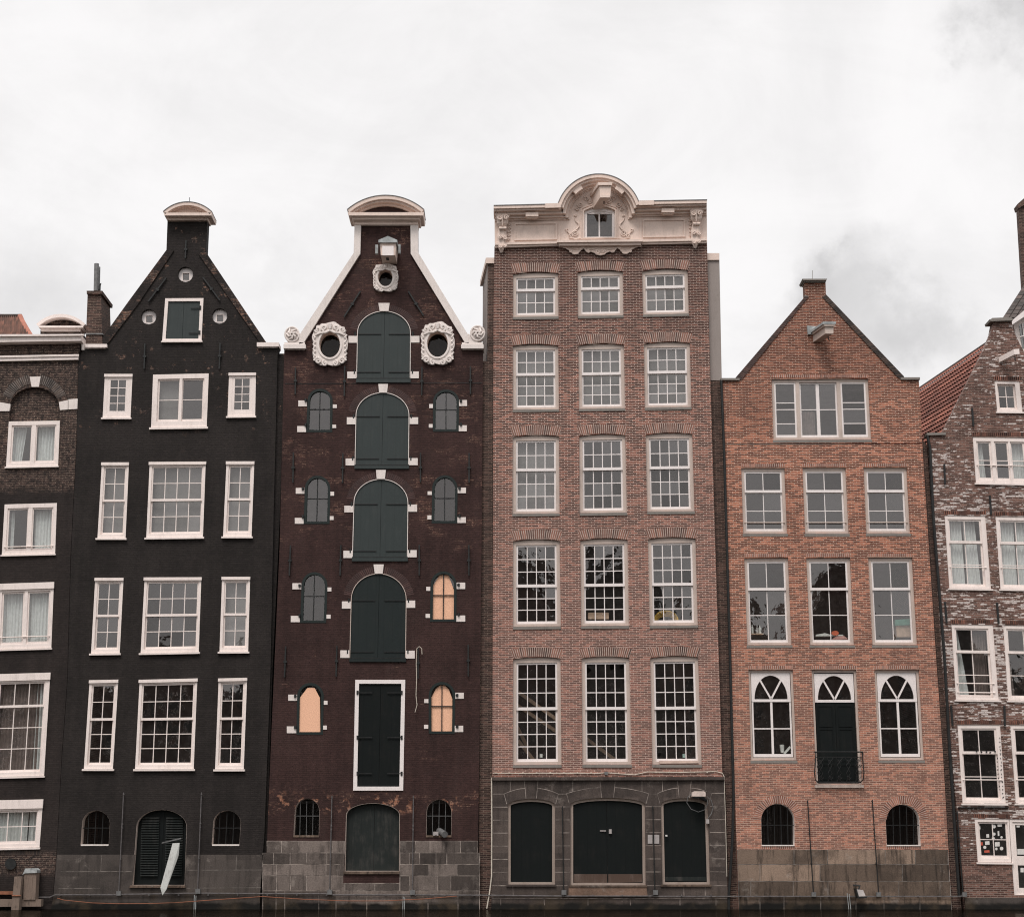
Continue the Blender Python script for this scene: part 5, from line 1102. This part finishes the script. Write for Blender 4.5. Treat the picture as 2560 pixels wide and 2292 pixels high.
# ================================================================== HOUSE 5: blotched, right
H = house_empty(2400, 2680, 'brown brick house flecked with white, cut off by the right edge, red tiled roof')
outer = [(2416, 2300), (2411, 2237), (2371.6, 1800), (2363, 1760), (2335.6, 1300), (2323.5, 1086), (2354, 1084), (2357.4, 1080), (2466, 862), (2478, 832), (2484, 800), (2529, 800), (2533, 826), (2552, 864.6), (2668, 1080), (2700, 1084), (2750, 1760), (2800, 2300)]
w5 = [[(2486, 952.4), (2548.9, 953.6), (2557, 1030), (2492.8, 1029)], [(2431.8, 1092), (2612, 1095), (2624, 1211), (2439.6, 1207)], [(2361.4, 1288), (2463.5, 1289.8), (2478, 1472), (2373.3, 1470)], [(2488.5, 1290.5), (2592, 1292), (2606, 1474), (2501, 1472)],
      [(2378.6, 1560), (2482.5, 1561.6), (2497, 1750), (2389.7, 1748)], [(2507.8, 1562), (2612, 1564), (2629, 1752), (2520.5, 1750)], [(2393.7, 1811.3), (2500.5, 1811.3), (2515, 2008), (2406.4, 2007)], [(2525.6, 1812), (2632, 1812), (2648, 2008), (2539.5, 2007)],
      [(2436.2, 2045.4), (2522.6, 2046.3), (2529, 2155), (2444.4, 2154)], [(2523.8, 2046.4), (2604, 2048), (2618, 2236), (2536, 2236.5)]]
mb = MB(); mb.holed(Ws(outer), [Ws(q) for q in w5[:8]] + [Ws([w5[8][0], w5[8][1], w5[9][0], w5[9][1], w5[9][2], w5[9][3], w5[8][2], w5[8][3]])], 0, .36); build('wall', mb, M['b5'], H)
s5 = dict(fm='white', yf=.02, sill=(.05, .06, .07))
two = [(0, 0, 1, .36, 2, 1, .03), (0, .34, 1, 1, 2, [.52], .08)]
make_window(H, w5[0], fr=(.09, .09, .16, .09), leaves=[(0, 0, 1, 1, 2, 2, .1)], **s5)
make_window(H, w5[1], leaves=[(0, 0, .22, 1, 1, 2, .04), (.27, 0, .49, 1, 1, 2, .04), (.51, 0, .73, 1, 1, 2, .04), (.78, 0, 1, 1, 1, 2, .04)], mull=[(.22, 0, .27, 1), (.485, 0, .515, 1), (.73, 0, .78, 1)], curtain=[('c', 0, .12, 0, 1, 'curtain', .03), ('c', .56, .8, 0, 1, 'curtain', 0)], guard=(.62,), **s5)
make_window(H, w5[2], fr=(.1, .12, .16, .08), leaves=two, curtain=[('c', 0, .45, 0, 1, 'curtain', 0), ('c', .52, .86, 0, 1, 'curtain', .06)], guard=(.72,), **s5)
make_window(H, w5[3], fr=(.1, .12, .16, .08), leaves=two, curtain=[('c', 0, .5, 0, 1, 'curtain', 0), ('c', .55, 1, 0, 1, 'curtain', 0)], guard=(.72,), **s5)
make_window(H, w5[4], fr=(.1, .12, .16, .08), leaves=two, curtain=[('c', 0, .14, 0, 1, 'curtain', .24), ('c', .5, .95, 0, 1, 'drape', 0)], guard=(.8, .93), **s5)
make_window(H, w5[5], fr=(.1, .12, .16, .08), leaves=two, curtain=[('c', 0, .06, 0, 1, 'drape', .12)], glass='glass_dark', **s5)
gw = make_window(H, w5[6], fr=(.1, .11, .14, .1), leaves=two, guard=(.72,), glass='glass_dark', **s5)
make_window(H, w5[7], fr=(.1, .11, .14, .1), leaves=two, guard=(.72,), glass='glass_dark', **s5)
def scribble(parent, a, b, n, h, w=.012, y=.008, seed=1):
    rr = random.Random(seed); mb = MB()
    for k in range(n):
        t = (k + .5) / n; cx_ = a[0] + (b[0] - a[0]) * t; cy_ = a[1] + (b[1] - a[1]) * t
        pts = [(cx_ + rr.uniform(-h, h) * .6, cy_ + rr.uniform(-h, h) * .8) for _ in range(rr.choice((3, 4)))]
        mb.tube([P(x, y_, y) for x, y_ in pts], w, 4)
    build('graffiti', mb, M['iron'], parent)
scribble(gw, (2498, 1840), (2508, 1998), 16, 3.5, .009, .012, 3); scribble(gw, (2437, 1878), (2494, 1880), 5, 4.5, .02, .012, 4); scribble(gw, (2492, 1890), (2500, 1980), 9, 3, .012, .04, 5)
stk = make_window(H, w5[8], fr=(.1, .1, .05, .12), leaves=[(0, 0, 1, 1, 2, 2, .05)], fm='white', yf=.02, sill=(.05, .06, .07), glass='glass_dark')
for (x, y_, w_, h_, m_, rd) in ((2449, 2068, 7, 8, 'stk_w', 0), (2487, 2065, 9, 9, 'stk_w', 1), (2501, 2062, 11, 6, 'stk_w', 0), (2487, 2084, 8, 8, 'stk_w', 1), (2471, 2088, 7, 9, 'stk_w', 0), (2454, 2108, 9, 8, 'stk_r', 0), (2470, 2106, 11, 9, 'stk_w', 0),
                                (2464, 2117, 8, 8, 'stk_w', 1), (2469, 2127, 13, 6, 'stk_r', 0), (2495, 2109, 12, 11, 'stk_w', 0), (2506, 2120, 9, 9, 'stk_w', 1), (2493, 2121, 6, 7, 'stk_w', 1), (2506, 2092, 6, 6, 'stk_w', 1), (2485, 2094, 7, 4, 'stk_w', 0), (2498, 2082, 4, 12, 'stk_w', 0)):
    mb = MB(); pts = circ((x, y_), w_ / 2, h_ / 2, 14) if rd else [(x - w_ / 2, y_ - h_ / 2 + 1), (x + w_ / 2, y_ - h_ / 2), (x + w_ / 2 + .6, y_ + h_ / 2), (x - w_ / 2 + .6, y_ + h_ / 2 + .6)]
    mb.pp(pts, .088, .093, at=0); build('sticker', mb, M[m_], stk)
dw = make_window(H, w5[9], fr=(.09, .09, .09, .02), leaves=[(0, 0, 1, .56, 1, 1, .03), (0, .56, 1, 1, 1, 1, .03)], fm='white', yf=.02, glass='glass_dark', stile=.09, bottom_rail=2.2, name='glazed_door')
for (x, y_, w_, h_, m_) in ((2547, 2064, 8, 6, 'stk_w'), (2558, 2128, 26, 14, 'stk_w'), (2557, 2174, 8, 11, 'stk_w')):
    mb = MB(); mb.pp([(x - w_ / 2, y_ - h_ / 2), (x + w_ / 2, y_ - h_ / 2), (x + w_ / 2, y_ + h_ / 2), (x - w_ / 2, y_ + h_ / 2)], .068, .074, at=0); build('sticker', mb, M[m_], dw)
for q in w5[:8] + [w5[8]]: flat_arch(H, q[0][0] - 2, q[1][0] + 2, q[0][1] - 2, q[0][1] - 11, 'voussoir', 'mortar_pale', flare=1, step=5, y=-.003)
for a_, b_ in (((2430.5, 1019.6), (2434, 1065.5)), ((2361, 1159.8), (2363, 1209.4)), ((2475, 1238.4), (2478, 1286.7)), ((2363, 1504), (2367, 1557)), ((2493, 1505.5), (2497, 1558)), ((2378, 1762.7), (2382, 1814)), ((2511.5, 1764), (2512.5, 1814))): anchor(H, a_, b_, w=.06, cross=False)
mb = MB(); mb.pp([(2474.3, 798), (2532.5, 796), (2532.5, 801), (2476, 803)], -.16, .45); mb.pp([(2480, 795), (2528, 793), (2531, 797), (2477, 799)], -.1, .4); build('gable_cap', mb, M['granite_sill'], H)
mb = MB(); mb.pp([(2317.5, 1082), (2364.6, 1081), (2364.6, 1087), (2318, 1088)], -.08, .4); build('coping_stone', mb, M['granite_sill'], H)
A = [P(2535, 873, -.9), P(2548, 872, -.9), P(2549, 885, -.9), P(2536, 886, -.9)]; mb = MB(); mb.hexa(A, [(x - .25, 0, z) for x, y, z in A]); hb_ = build('hoist_beam', mb, M['white'], H)
mb = MB(); a = P(2537, 888, -.6); mb.tube([a, (a[0], a[1], a[2] - .2)], .02); build('hook', mb, M['iron'], hb_)
mb = MB(); mb.line((2396, 2018), (2522, 2018), .03, -.08, 0); build('ledge', mb, M['iron'], H)
mb = MB(); mb.pp([(2412, 2243), (2800, 2243), (2810, 2300), (2416, 2300)], -.06, -.001); build('stone_base', mb, M['s1'], H)
shell(H, (2411, 2790), (2326, 2695), 1100, [1240, 1515, 1780, 2030], gable=None)
# pantile roof running back from the gable
def tiled(mb, c00, c10, c11, c01, nu, nv):
    """rows of barrel tiles over the quad c00 (front low) c10 (front high) c11 (back high) c01 (back low)"""
    c00, c10, c11, c01 = map(Vector, (c00, c10, c11, c01)); nrm_ = (c10 - c00).cross(c01 - c00).normalized()
    if nrm_.x > 0: nrm_ = -nrm_
    f = lambda u, v: (c00 * (1 - u) + c10 * u) * (1 - v) + (c01 * (1 - u) + c11 * u) * v
    for i in range(nu):
        for j in range(nv):
            vs = []
            for a in (0, 1):
                for k in range(5):
                    t = k / 4; lift = .035 * math.sin(t * math.pi * 2) + (.07 if a == 0 else .0)
                    vs.append(f((i + a * 1.08) / nu, (j + t) / nv) + nrm_ * lift)
            mb.add(vs, [(k, k + 1, 6 + k, 5 + k) for k in range(4)])
lo_f, hi_f = P(2338, 1118, .37), P(2472, 856, .37); hi_b = P(2290, 978, 9.2); lo_b = (hi_b[0] - (hi_f[0] - lo_f[0]), 9.2, hi_b[2] - (hi_f[2] - lo_f[2]))
mb = MB(); tiled(mb, lo_f, hi_f, hi_b, lo_b, 17, 34); rf = build('tiled_roof', mb, M['pantile'], H)
mb = MB(); ofs = .06; pt = lambda p, dz=0: (p[0] + ofs, p[1], p[2] - ofs + dz); rx = 2 * P(2507, 860, 0)[0]
mb.add([pt(lo_f), pt(hi_f), pt(hi_b), pt(lo_b), (rx - hi_f[0], hi_f[1], hi_f[2] - .1), (rx - lo_f[0], lo_f[1], lo_f[2]), (rx - hi_b[0], 9.2, hi_b[2] - .1), (rx - lo_b[0], 9.2, lo_b[2])], [(0, 1, 2, 3), (1, 4, 6, 2), (4, 5, 7, 6), (3, 2, 6, 7), (0, 3, 7, 5)]); build('roof', mb, M['rooftile'], rf)
mb = MB(); a, b_ = Vector(hi_f), Vector(hi_b); mb.tube([a, b_], .07, 8); build('ridge', mb, M['rooftile'], rf)
mb = MB(); mb.pp([(2298, 1120), (2316, 1100), (2324, 1190), (2312, 1200)], .4, 5, at=.3); build('eaves', mb, M['b3s'], rf)

# ------------------------------------------------------------------ house behind, top right
hb = empty('canal_house', (P(2600, 900, 5.5)[0], 5.5, 0), 'dark roofed house behind the flecked one, with white dormer and tall brown chimney', 'house')
mb = MB(); mb.pp([(2546, 518), (2600, 490), (2606, 730), (2559, 730)], 8.4, 8.7); ch = build('chimney', mb, M['b3s'], hb)
mb = MB(); mb.pp([(2544, 510), (2560, 496), (2604, 486), (2604, 506), (2562, 512), (2547, 521)], 8.3, 8.8); build('cap', mb, M['b3s'], ch)
a0, a1, a2, a3 = P(2506, 796, 5.0), P(2560, 712, 7.2), P(2760, 712, 7.2), P(2760, 820, 5.0)
mb = MB(); mb.add([a0, a1, a2, a3, (a0[0], 9, 12), (a3[0], 9, 12), (a0[0], 5.0, 10), (a3[0], 5.0, 10)], [(0, 1, 2, 3), (0, 3, 7, 6), (0, 6, 4, 1)]); build('roof', mb, M['rooftile'], hb)
mb = MB()
for k in range(9):
    for j in range(8):
        t = k / 9; c0_ = Vector(a0) * (1 - t) + Vector(a1) * t; c1_ = Vector(a0) * (1 - t - .1) + Vector(a1) * (t + .1); off = Vector((.25 * j + .02, 0, 0)); up = Vector((0, -.04, .02))
        mb.add([c0_ + off + up, c1_ + off + up, c1_ + off + Vector((.2, 0, 0)) + up, c0_ + off + Vector((.2, 0, 0)) + up], [(0, 1, 2, 3)])
build('roof_tiles', mb, tilemat('dark_tile', (.03, .025, .022), (.10, .07, .06)), hb)
dm = MB(); dm.pp([(2532, 806), (2620, 775), (2640, 905), (2556, 900)], 3.6, 5.5, at=3.6); dmo = build('dormer', dm, M['white'], hb)
mb = MB(); mb.pp([(2524, 806), (2562, 775), (2640, 730), (2640, 752), (2566, 788), (2527, 814)], 3.2, 5.6); build('dormer_roof', mb, M['white2'], dmo)
make = MB(); make.pp([(2548, 812), (2600, 790), (2610, 868), (2556, 870)], 3.591, 3.599, at=3.55); build('room_or_dark_backing', make, M['iron'], dmo); make = MB(); make.pp([(2548, 812), (2600, 790), (2610, 868), (2556, 870)], 3.55, 3.59); o = build('pane', make, M['glass'], dmo)  # black sheet behind the pane stands in for the dark room
mb = MB(); mb.line((2550, 842), (2604, 828), .035, 3.5, 3.54); mb.line((2556, 808), (2564, 868), .035, 3.51, 3.54); build('glazing_bars', mb, M['white2'], dmo)
mb = MB(); mb.box(P(2500, 900, 6)[0], P(2760, 900, 6)[0], 5.5, 12, 0, 17); build('wall', mb, M['b3s'], hb)

# ================================================================== THINGS ON THE WALLS
def conduit(name, pts, r, mat, label, cat, boxes=(), group=None, clips=(), y=-.1):
    mb = MB(); q = [P(x, y_, y) for x, y_ in pts]; mb.tube(q, r, 6)
    for (x, y_) in clips: mb.rect(x - 1.6, y_ - 1.6, x + 1.6, y_ + 1.6, y - r - .012, y + .05)
    if not boxes: return thing(name, mb, M[mat], label, cat, group)
    e = empty(name, q[0], label, cat, group); build('tube', mb, M[mat], e)
    for (x, y_, s_) in boxes:
        b_ = MB(); b_.pp([(x - s_, y_ - s_), (x + s_, y_ - s_), (x + s_, y_ + s_), (x - s_, y_ + s_)], y - .06, y + .04); build('junction_box', b_, M['zinc'], e)
    return e
hp = [(88, 2242), (125, 2242), (133, 2238), (138, 2236), (290, 2236), (303, 2235), (486, 2232), (500, 2232), (655, 2233), (820, 2233), (832, 2236), (1024, 2236), (1036, 2236), (1200, 2237), (1400, 2239), (1420, 2239), (1632, 2239), (1645, 2240), (2022, 2240), (2045, 2240), (2190, 2240), (2205, 2240), (2400, 2240), (2410, 2238)]
cl_ = [(150 + 37 * k, 2236 + (1 if k > 20 else 0) + (2 if k > 45 else 0)) for k in range(60)]
conduit('conduit', hp, .022, 'pipegrey', 'long grey cable tube running along all the house fronts just above the water', 'cable tube', clips=cl_[::2], boxes=[(296, 2232, 5.5), (494, 2227, 6), (824, 2229, 6), (1031, 2230, 6), (1410, 2230, 6), (1639, 2230, 6), (2035, 2235, 5.5), (2197, 2235, 5.5), (2412, 2235, 5.5)])
for a_, b_, lab in (((309, 1980), (297, 2226), 'thin grey vertical tube left of the louvred door on the black house'), ((503.7, 1980), (494, 2222), 'thin grey vertical tube right of the louvred door on the black house'),
                    ((830, 1988), (824, 2224), 'thin grey vertical tube left of the arched door on the maroon house'), ((1033.5, 1988), (1031, 2224), 'thin grey vertical tube right of the arched door on the maroon house'),
                    ((1406, 2015), (1409, 2225), 'dark vertical tube on the pier left of the wide double door'), ((1632, 2015), (1637, 2225), 'dark vertical tube crossing the two small signs'),
                    ((2019, 2000), (2033.5, 2231), 'dark vertical tube right of the left barred arch on the orange red house'), ((2180.6, 1998), (2196.5, 2231), 'dark vertical tube left of the right barred arch on the orange red house'),
                    ((2393, 2027), (2407, 2230), 'dark vertical tube at the left corner of the white flecked house')):
    ym = [(a_[0] + (b_[0] - a_[0]) * t, a_[1] + (b_[1] - a_[1]) * t) for t in (.02, .32, .36, .68)]
    conduit('vertical_conduit', [a_, b_], .018, 'pipegrey' if a_[0] < 1200 else 'iron', lab, 'tube', group='tubes running up the house fronts', clips=ym)
conduit('downpipe', [(1803, 950), (1811, 1150), (1825, 1640), (1834, 1990), (1831, 2100), (1822, 2240), (1822, 2285)], .045, 'iron', 'black rain pipe between the tall brown house and the orange red house', 'rain pipe', y=-.04, group='rain pipes')
conduit('downpipe', [(2318, 1088), (2325, 1120), (2333, 1290), (2361, 1640), (2374, 1872), (2398, 2238)], .05, 'iron', 'black rain pipe between the orange red house and the white flecked house', 'rain pipe', y=-.04, group='rain pipes')
conduit('pale_pipe', [(1229, 1943), (1229.5, 2050), (1229, 2190), (1224, 2230), (1217, 2270)], .02, 'palerope', 'thin pale pipe down the left corner of the tall brown house into the water', 'pipe', y=-.08)
conduit('cable', [(1232, 1932)] + [(1232 + 42 * k, 1932 + (0 if k % 2 else 1)) for k in range(1, 7)] + [(1515, 1931), (1586, 1936), (1618, 1929), (1700, 1930), (1790, 1928), (1806, 1932), (1810, 1940), (1814, 2060), (1817, 2190)], .013, 'palerope',
        'pale cable clipped under the first floor sills of the tall brown house', 'cable', boxes=[(1515.5, 1932, 4)], clips=[(1240 + 34 * k, 1931.5) for k in range(8)] + [(1640 + 32 * k, 1929.5) for k in range(5)], y=-.03)
mb = MB(); mb.tube([P(x, y_, -.13) for x, y_ in ((143, 2244), (160, 2249), (230, 2256), (297, 2258), (380, 2257.5), (444, 2255), (540, 2248), (656, 2240), (760, 2247), (870, 2251), (960, 2251), (1060, 2246), (1142, 2239))], .011, 6)
thing('orange_rope', mb, M['rope'], 'thin orange rope sagging along the black and maroon houses above the water', 'rope')
mb = MB(); mb.tube([P(x, y_, -.12) for x, y_ in ((1055, 1635), (1054.5, 1621), (1048, 1615.5), (1042, 1621), (1040.5, 1659), (1041.5, 1696), (1040, 1738), (1042.5, 1762), (1037.5, 1780))], .012, 5)
thing('hanging_rope', mb, M['palerope'], 'pale rope hooked at the top, hanging on the maroon wall beside the lowest hatch', 'rope')
# planks
mb = MB(); A = [P(431.4, 2107, -.25), P(449, 2106, -.25), P(446, 2138, -.3), P(416, 2222, -.6), P(406, 2237, -.62), P(401, 2218, -.6)]
mb.add(A + [(x, y + .05, z) for x, y, z in A], [(0, 1, 2, 3, 4, 5), (11, 10, 9, 8, 7, 6)] + [(i, (i + 1) % 6, 6 + (i + 1) % 6, 6 + i) for i in range(6)])
thing('plank', mb, M['plank'], 'long pale grey plank leaning in front of the louvred door down to the water', 'plank')
mb = MB(); A = [P(404, 2108, -.3), P(405, 2104.5, -.3), P(452, 2093, -.15), P(453, 2096, -.15)]
mb.hexa(A, [(x, y + .06, z) for x, y, z in A]); thing('short_plank', mb, M['zinc'], 'short narrow grey plank sticking out across the louvred door above the long one', 'plank')
# mooring timbers
e = empty('mooring_post', P(42, 2277, -.5), 'weathered leaning timber post standing in the water at the lower left', 'post', 'timber mooring posts')
mb = MB(); A = [P(38, 2190, -.5), P(56, 2190, -.5), P(47, 2277, -.5), P(28, 2277, -.5)]; mb.hexa([(a[0], a[1] - .08, a[2] - (.6 if k > 1 else 0)) for k, a in enumerate(A)], [(a[0] + .02, a[1] + .15, a[2] - (.6 if k > 1 else 0)) for k, a in enumerate(A)]); build('timber', mb, M['timber'], e)
mb = MB(); x_ = P(41, 2238, -.6); mb.tube([(x_[0] - .14, -.6, x_[2]), (x_[0] + .14, -.6, x_[2])], .02); build('bolt', mb, M['rust'], e)
e = empty('mooring_post', P(72, 2248, -.3), 'thick weathered timber post with a grey metal cap at the lower left', 'post', 'timber mooring posts')
mb = MB(); A = [P(60, 2182, -.42), P(91, 2181, -.42), P(88, 2248, -.42), P(58, 2248, -.42)]; mb.hexa(A, [(a[0] + .01, -.1, a[2]) for a in A]); mb.line((80, 2190), (77, 2246), .04, -.43, -.4); build('timber', mb, M['timber'], e)
mb = MB(); mb.pp([(56, 2186), (63, 2170), (86, 2169), (92, 2174), (92, 2181), (62, 2182)], -.46, -.06); build('metal_cap', mb, M['lead'], e)
mb = MB(); mb.pp([(-60, 2247), (103, 2247), (102, 2265), (-60, 2266)], -.38, -.12); thing('timber_beam', mb, M['timber'], 'weathered horizontal timber beam just above the water, carrying the capped post', 'beam')
mb = MB(); mb.pp([(-60, 2227), (33, 2227), (33, 2235), (-60, 2235)], -.2, -.02); thing('rusty_beam', mb, M['rust'], 'rusty red steel beam end left of the leaning post', 'beam')
# wall lamp on stone base
e = empty('wall_lamp', P(1746, 1992, -.2), 'pale floodlight above the right cellar door of the tall brown house', 'lamp')
mb = MB(); mb.pp([(1731, 1979), (1736, 1977), (1760, 1977), (1764, 1980), (1764, 1990), (1730, 1990)], -.42, -.15); build('housing', mb, M['lampglass'], e)
mb = MB(); mb.pp([(1733, 1990), (1762, 1990), (1760, 1994), (1735, 1994)], -.40, -.18); mb.tube([P(1750, 1992, -.25), P(1766, 2000, -.06)], .05, 6); build('bracket', mb, M['iron'], e)
mb = MB(); mb.tube([P(x, y_, -.12) for x, y_ in ((1731, 1982), (1720, 1992), (1717, 2006), (1728, 2022), (1746, 2029), (1760, 2024), (1768, 2012), (1769, 1998))], .012, 5); mb.tube([P(x, y_, -.1) for x, y_ in ((1767, 1990), (1778, 2000), (1783, 2018), (1778, 2034), (1770, 2044), (1769, 2054))], .012, 5); build('cable_loop', mb, M['zinc'], e)
mb = MB(); mb.rect(1765, 2047, 1773, 2058, -.12, -.04); build('switch_box', mb, M['sign'], e)
mb = MB()
for (x0, x1, lab) in ((1619.5, 1631, 'left one of the two small pale signs on the stone pier between the doors'), (1635, 1648, 'right one of the two small pale signs on the stone pier between the doors')):
    mb = MB(); mb.rect(x0, 2086, x1, 2108, -.062, -.045); thing('wall_sign', mb, M['sign'], lab, 'sign', 'small signs on the pier')
# floodlight near the water
e = empty('floodlight', P(2152, 2240, -.3), 'small floodlight with a pale lid just above the water on the orange red house', 'lamp')
mb = MB(); A = [P(2142, 2222, -.35), P(2158, 2224, -.35), P(2164, 2239, -.4), P(2147, 2240, -.4)]; mb.hexa(A, [(x, y + .2, z) for x, y, z in A]); build('housing', mb, M['sign'], e)
mb = MB(); mb.tube([P(2133, 2212, -.08), P(2150, 2213, -.2), P(2146, 2222, -.25)], .03); mb.pp([(2139, 2220), (2142, 2221), (2148, 2242), (2168, 2241), (2168, 2244), (2145, 2245)], -.42, -.1); build('bracket', mb, M['iron'], e)
for (x, y0, y1, lab, gx) in ((2118, 2232, 2268, 'pair of thin pale tubes dipping into the water by the floodlight', 5), (486, 2236, 2268, 'pair of thin pale tubes dipping into the water below the black house', 4), (1008, 2240, 2268, 'pair of thin pale tubes dipping into the water below the maroon house', 4)):
    mb = MB(); mb.tube([P(x, y0, -.12), P(x + (4 if x > 2000 else -1), y1 + 4, -.14)], .012); mb.tube([P(x + gx, y0 + 2, -.12), P(x + gx + (4 if x > 2000 else -1), y1 + 4, -.14)], .012); thing('water_tubes', mb, M['lead'], lab, 'tube', 'tubes dipping into the water')
# pipe and box in cellar window of maroon house
mb = MB(); mb.tube([P(1098, 2076, .25), P(1112, 2085, -.28)], .10, 14); thing('duct_pipe', mb, M['zinc'], 'grey round pipe poking out of the right barred window of the maroon house', 'pipe')
mb = MB(); mb.rect(1083, 2078, 1096, 2088, -.06, .12); mb.rect(1087, 2081, 1092, 2086, -.075, -.061); thing('small_box', mb, M['sign'], 'small grey box beside the round pipe on the window sill', 'box')
# things on window sills, inside
def jar(x, yb, yt, r, mat, label, cat, y=.3):
    mb = MB(); b_, t_ = P(x, yb, y), P(x, yt, y); h_ = t_[2] - b_[2]
    mb.tube([(b_[0], y, b_[2]), (b_[0], y, b_[2] + h_ * .65), (b_[0], y, b_[2] + h_ * .66)], r, 10); mb.tube([(b_[0], y, b_[2] + h_ * .66), (b_[0], y, b_[2] + h_ * .8)], r, 10, r * .4); mb.tube([(b_[0], y, b_[2] + h_ * .8), (b_[0], y, b_[2] + h_)], r * .4, 8)
    return thing('bottle', mb, M[mat], label, cat, 'bottles in the second floor window')
mb = MB(); mb.rect(1470, 1531, 1522, 1547, .27, .5); thing('cardboard_box', mb, M['card'], 'flat brown cardboard box inside the middle window of the tall brown house', 'box')
mb = MB()
for k in range(5): mb.tube([P(1665 + (30 - k * 2.2) * math.cos(a), 1551 - (24 - k * 3.2) * math.sin(a), .3 + .03 * k) for a in [math.pi * i / 16 for i in range(17)]], .02, 6)
thing('hose_coil', mb, M['yellow'], 'coil of yellow hose inside the right window of the tall brown house', 'hose')
e = None
mb = MB(); mb.rect(1876, 1583, 1909, 1585.5, .22, .5); thing('shelf', mb, M['card'], 'narrow shelf with three bottles inside the left window of the orange red house', 'shelf')
jar(1881, 1583, 1561, .04, 'stk_w', 'leftmost white bottle on the shelf in the left window', 'bottle'); jar(1893, 1583, 1564, .04, 'sign', 'grey middle bottle on the shelf in the left window', 'bottle'); jar(1900, 1583, 1563, .045, 'stk_w', 'rightmost white bottle on the shelf in the left window', 'bottle')
mb = MB(); mb.pp([(2040, 1586), (2062, 1582), (2076, 1586), (2108, 1586), (2108, 1589), (2040, 1590)], .25, .5); thing('tray', mb, M['stk_w'], 'white tray of clutter inside the middle window of the orange red house', 'tray')
mb = MB(); mb.pp(circ((2088, 1582), 9, 6, 14), .22, .4); thing('red_bundle', mb, M['redp'], 'orange red bundle on the tray in the middle window', 'bundle')
mb = MB(); mb.pp([(2080, 1598), (2090, 1590), (2110, 1589), (2121, 1597)], .25, .4); thing('pink_cloth', mb, M['pinkish'], 'pink cloth lying on the sill of the middle window', 'cloth')
mb = MB(); mb.pp([(2240, 1560), (2277, 1558), (2277, 1592), (2242, 1592)], .45, .8); thing('wooden_crate', mb, M['card'], 'brown wooden crate inside the right window of the orange red house', 'crate')
mb = MB(); mb.pp([(2237, 1549), (2276, 1546), (2277, 1562), (2238, 1563)], .4, .8); thing('teal_crate', mb, M['teal'], 'teal plastic crate on the brown crate in the right window', 'crate')
mb = MB(); mb.tube([P(1956, 1881, .24), P(1954.5, 1861, .24)], .055, 12, .075); thing('paper_cup', mb, M['stk_w'], 'white paper cup on the sill of the left arched window', 'cup')
mb = MB(); mb.line((1960, 1884), (1976, 1866), .07, .22, .26); thing('white_board', mb, M['stk_w'], 'white board leaning beside the paper cup in the left arched window', 'board')
for k, (x, lab) in enumerate(((1353, 'small white jar on the left ground sill of the tall brown house'), (1710, 'small pale green jar on the right first floor sill of the tall brown house'))):
    mb = MB(); mb.tube([P(x, 1893, .26), P(x, 1884, .26)], .05, 10); thing('jar', mb, M['stk_w'] if k == 0 else simple('pale_green', (.4, .55, .5), .5), lab, 'jar')
mb = MB(); mb.pp([(1648, 1901), (1746, 1901), (1747, 1907), (1649, 1908)], -.02, .06, at=0); thing('loose_board', mb, simple('pale_wood', (.60, .45, .38), .7), 'pale wooden board on the sill under the tall house\'s lower right window', 'board')
for k, (a_, b_) in enumerate((((1290, 1725), (1395, 1800)), ((1290, 1760), (1395, 1830)), ((1295, 1850), (1335, 1900)), ((1290, 1810), (1320, 1870)), ((1465, 1845), (1540, 1900)))):
    mb = MB(); mb.line(a_, b_, .11, 1.0 + .25 * k, 1.12 + .25 * k); thing('prop_beam', mb, M['card'], ['upper long diagonal timber prop inside the left tall window', 'second diagonal timber prop inside the left tall window', 'short timber prop at the foot of the left tall window', 'steep timber prop at the left side of the left tall window', 'diagonal timber prop at the foot of the middle tall window'][k], 'beam', 'timber props inside the windows')

# ================================================================== FAR BANK (behind the camera: mirrored in the panes)
rr = random.Random(11)
x = -62.0; cols_ = [simple('bank_brick_a', (.09, .055, .045), .9), simple('bank_brick_b', (.06, .05, .045), .9), simple('bank_brick_c', (.14, .10, .08), .9)]
k = 0
while x < 62:
    w_ = rr.uniform(8, 12); h_ = rr.uniform(13.5, 16.0); rg = rr.uniform(3, 5); y0 = -78.0
    if -9 < x + w_ / 2 < 17: h_ += 6.5; rg += 1.5
    elif 17 <= x + w_ / 2 < 27: h_ += 3.5; rg += 1
    e = empty('canal_house', (x + w_ / 2, y0, 1.1), 'gabled brick house across the water, seen only as a dark mirror image in the panes', 'house', 'houses on the near bank behind the viewer')
    z0 = 1.1; mb = MB(); c_ = x + w_ / 2
    mb.prism([(x, z0), (x + w_ - .05, z0), (x + w_ - .05, h_), (c_ + 1.2, h_ + rg), (c_ - 1.2, h_ + rg), (x, h_)], y0 - 9, y0)
    build('wall', mb, cols_[k % 3], e)
    for r_ in range(4):
        for c in range(3):
            xx = x + w_ * (.2 + .3 * c); zz = 3 + r_ * 3.1
            mb = MB(); mb.box(xx - .6, xx + .6, y0 - .02, y0 + .06, zz, zz + 2.0); wn = build('window', mb, M['white'], e)
            mb = MB(); mb.box(xx - .5, xx + .5, y0 + .03, y0 + .07, zz + .1, zz + 1.9); build('pane', mb, M['iron'], wn)
    x += w_; k += 1
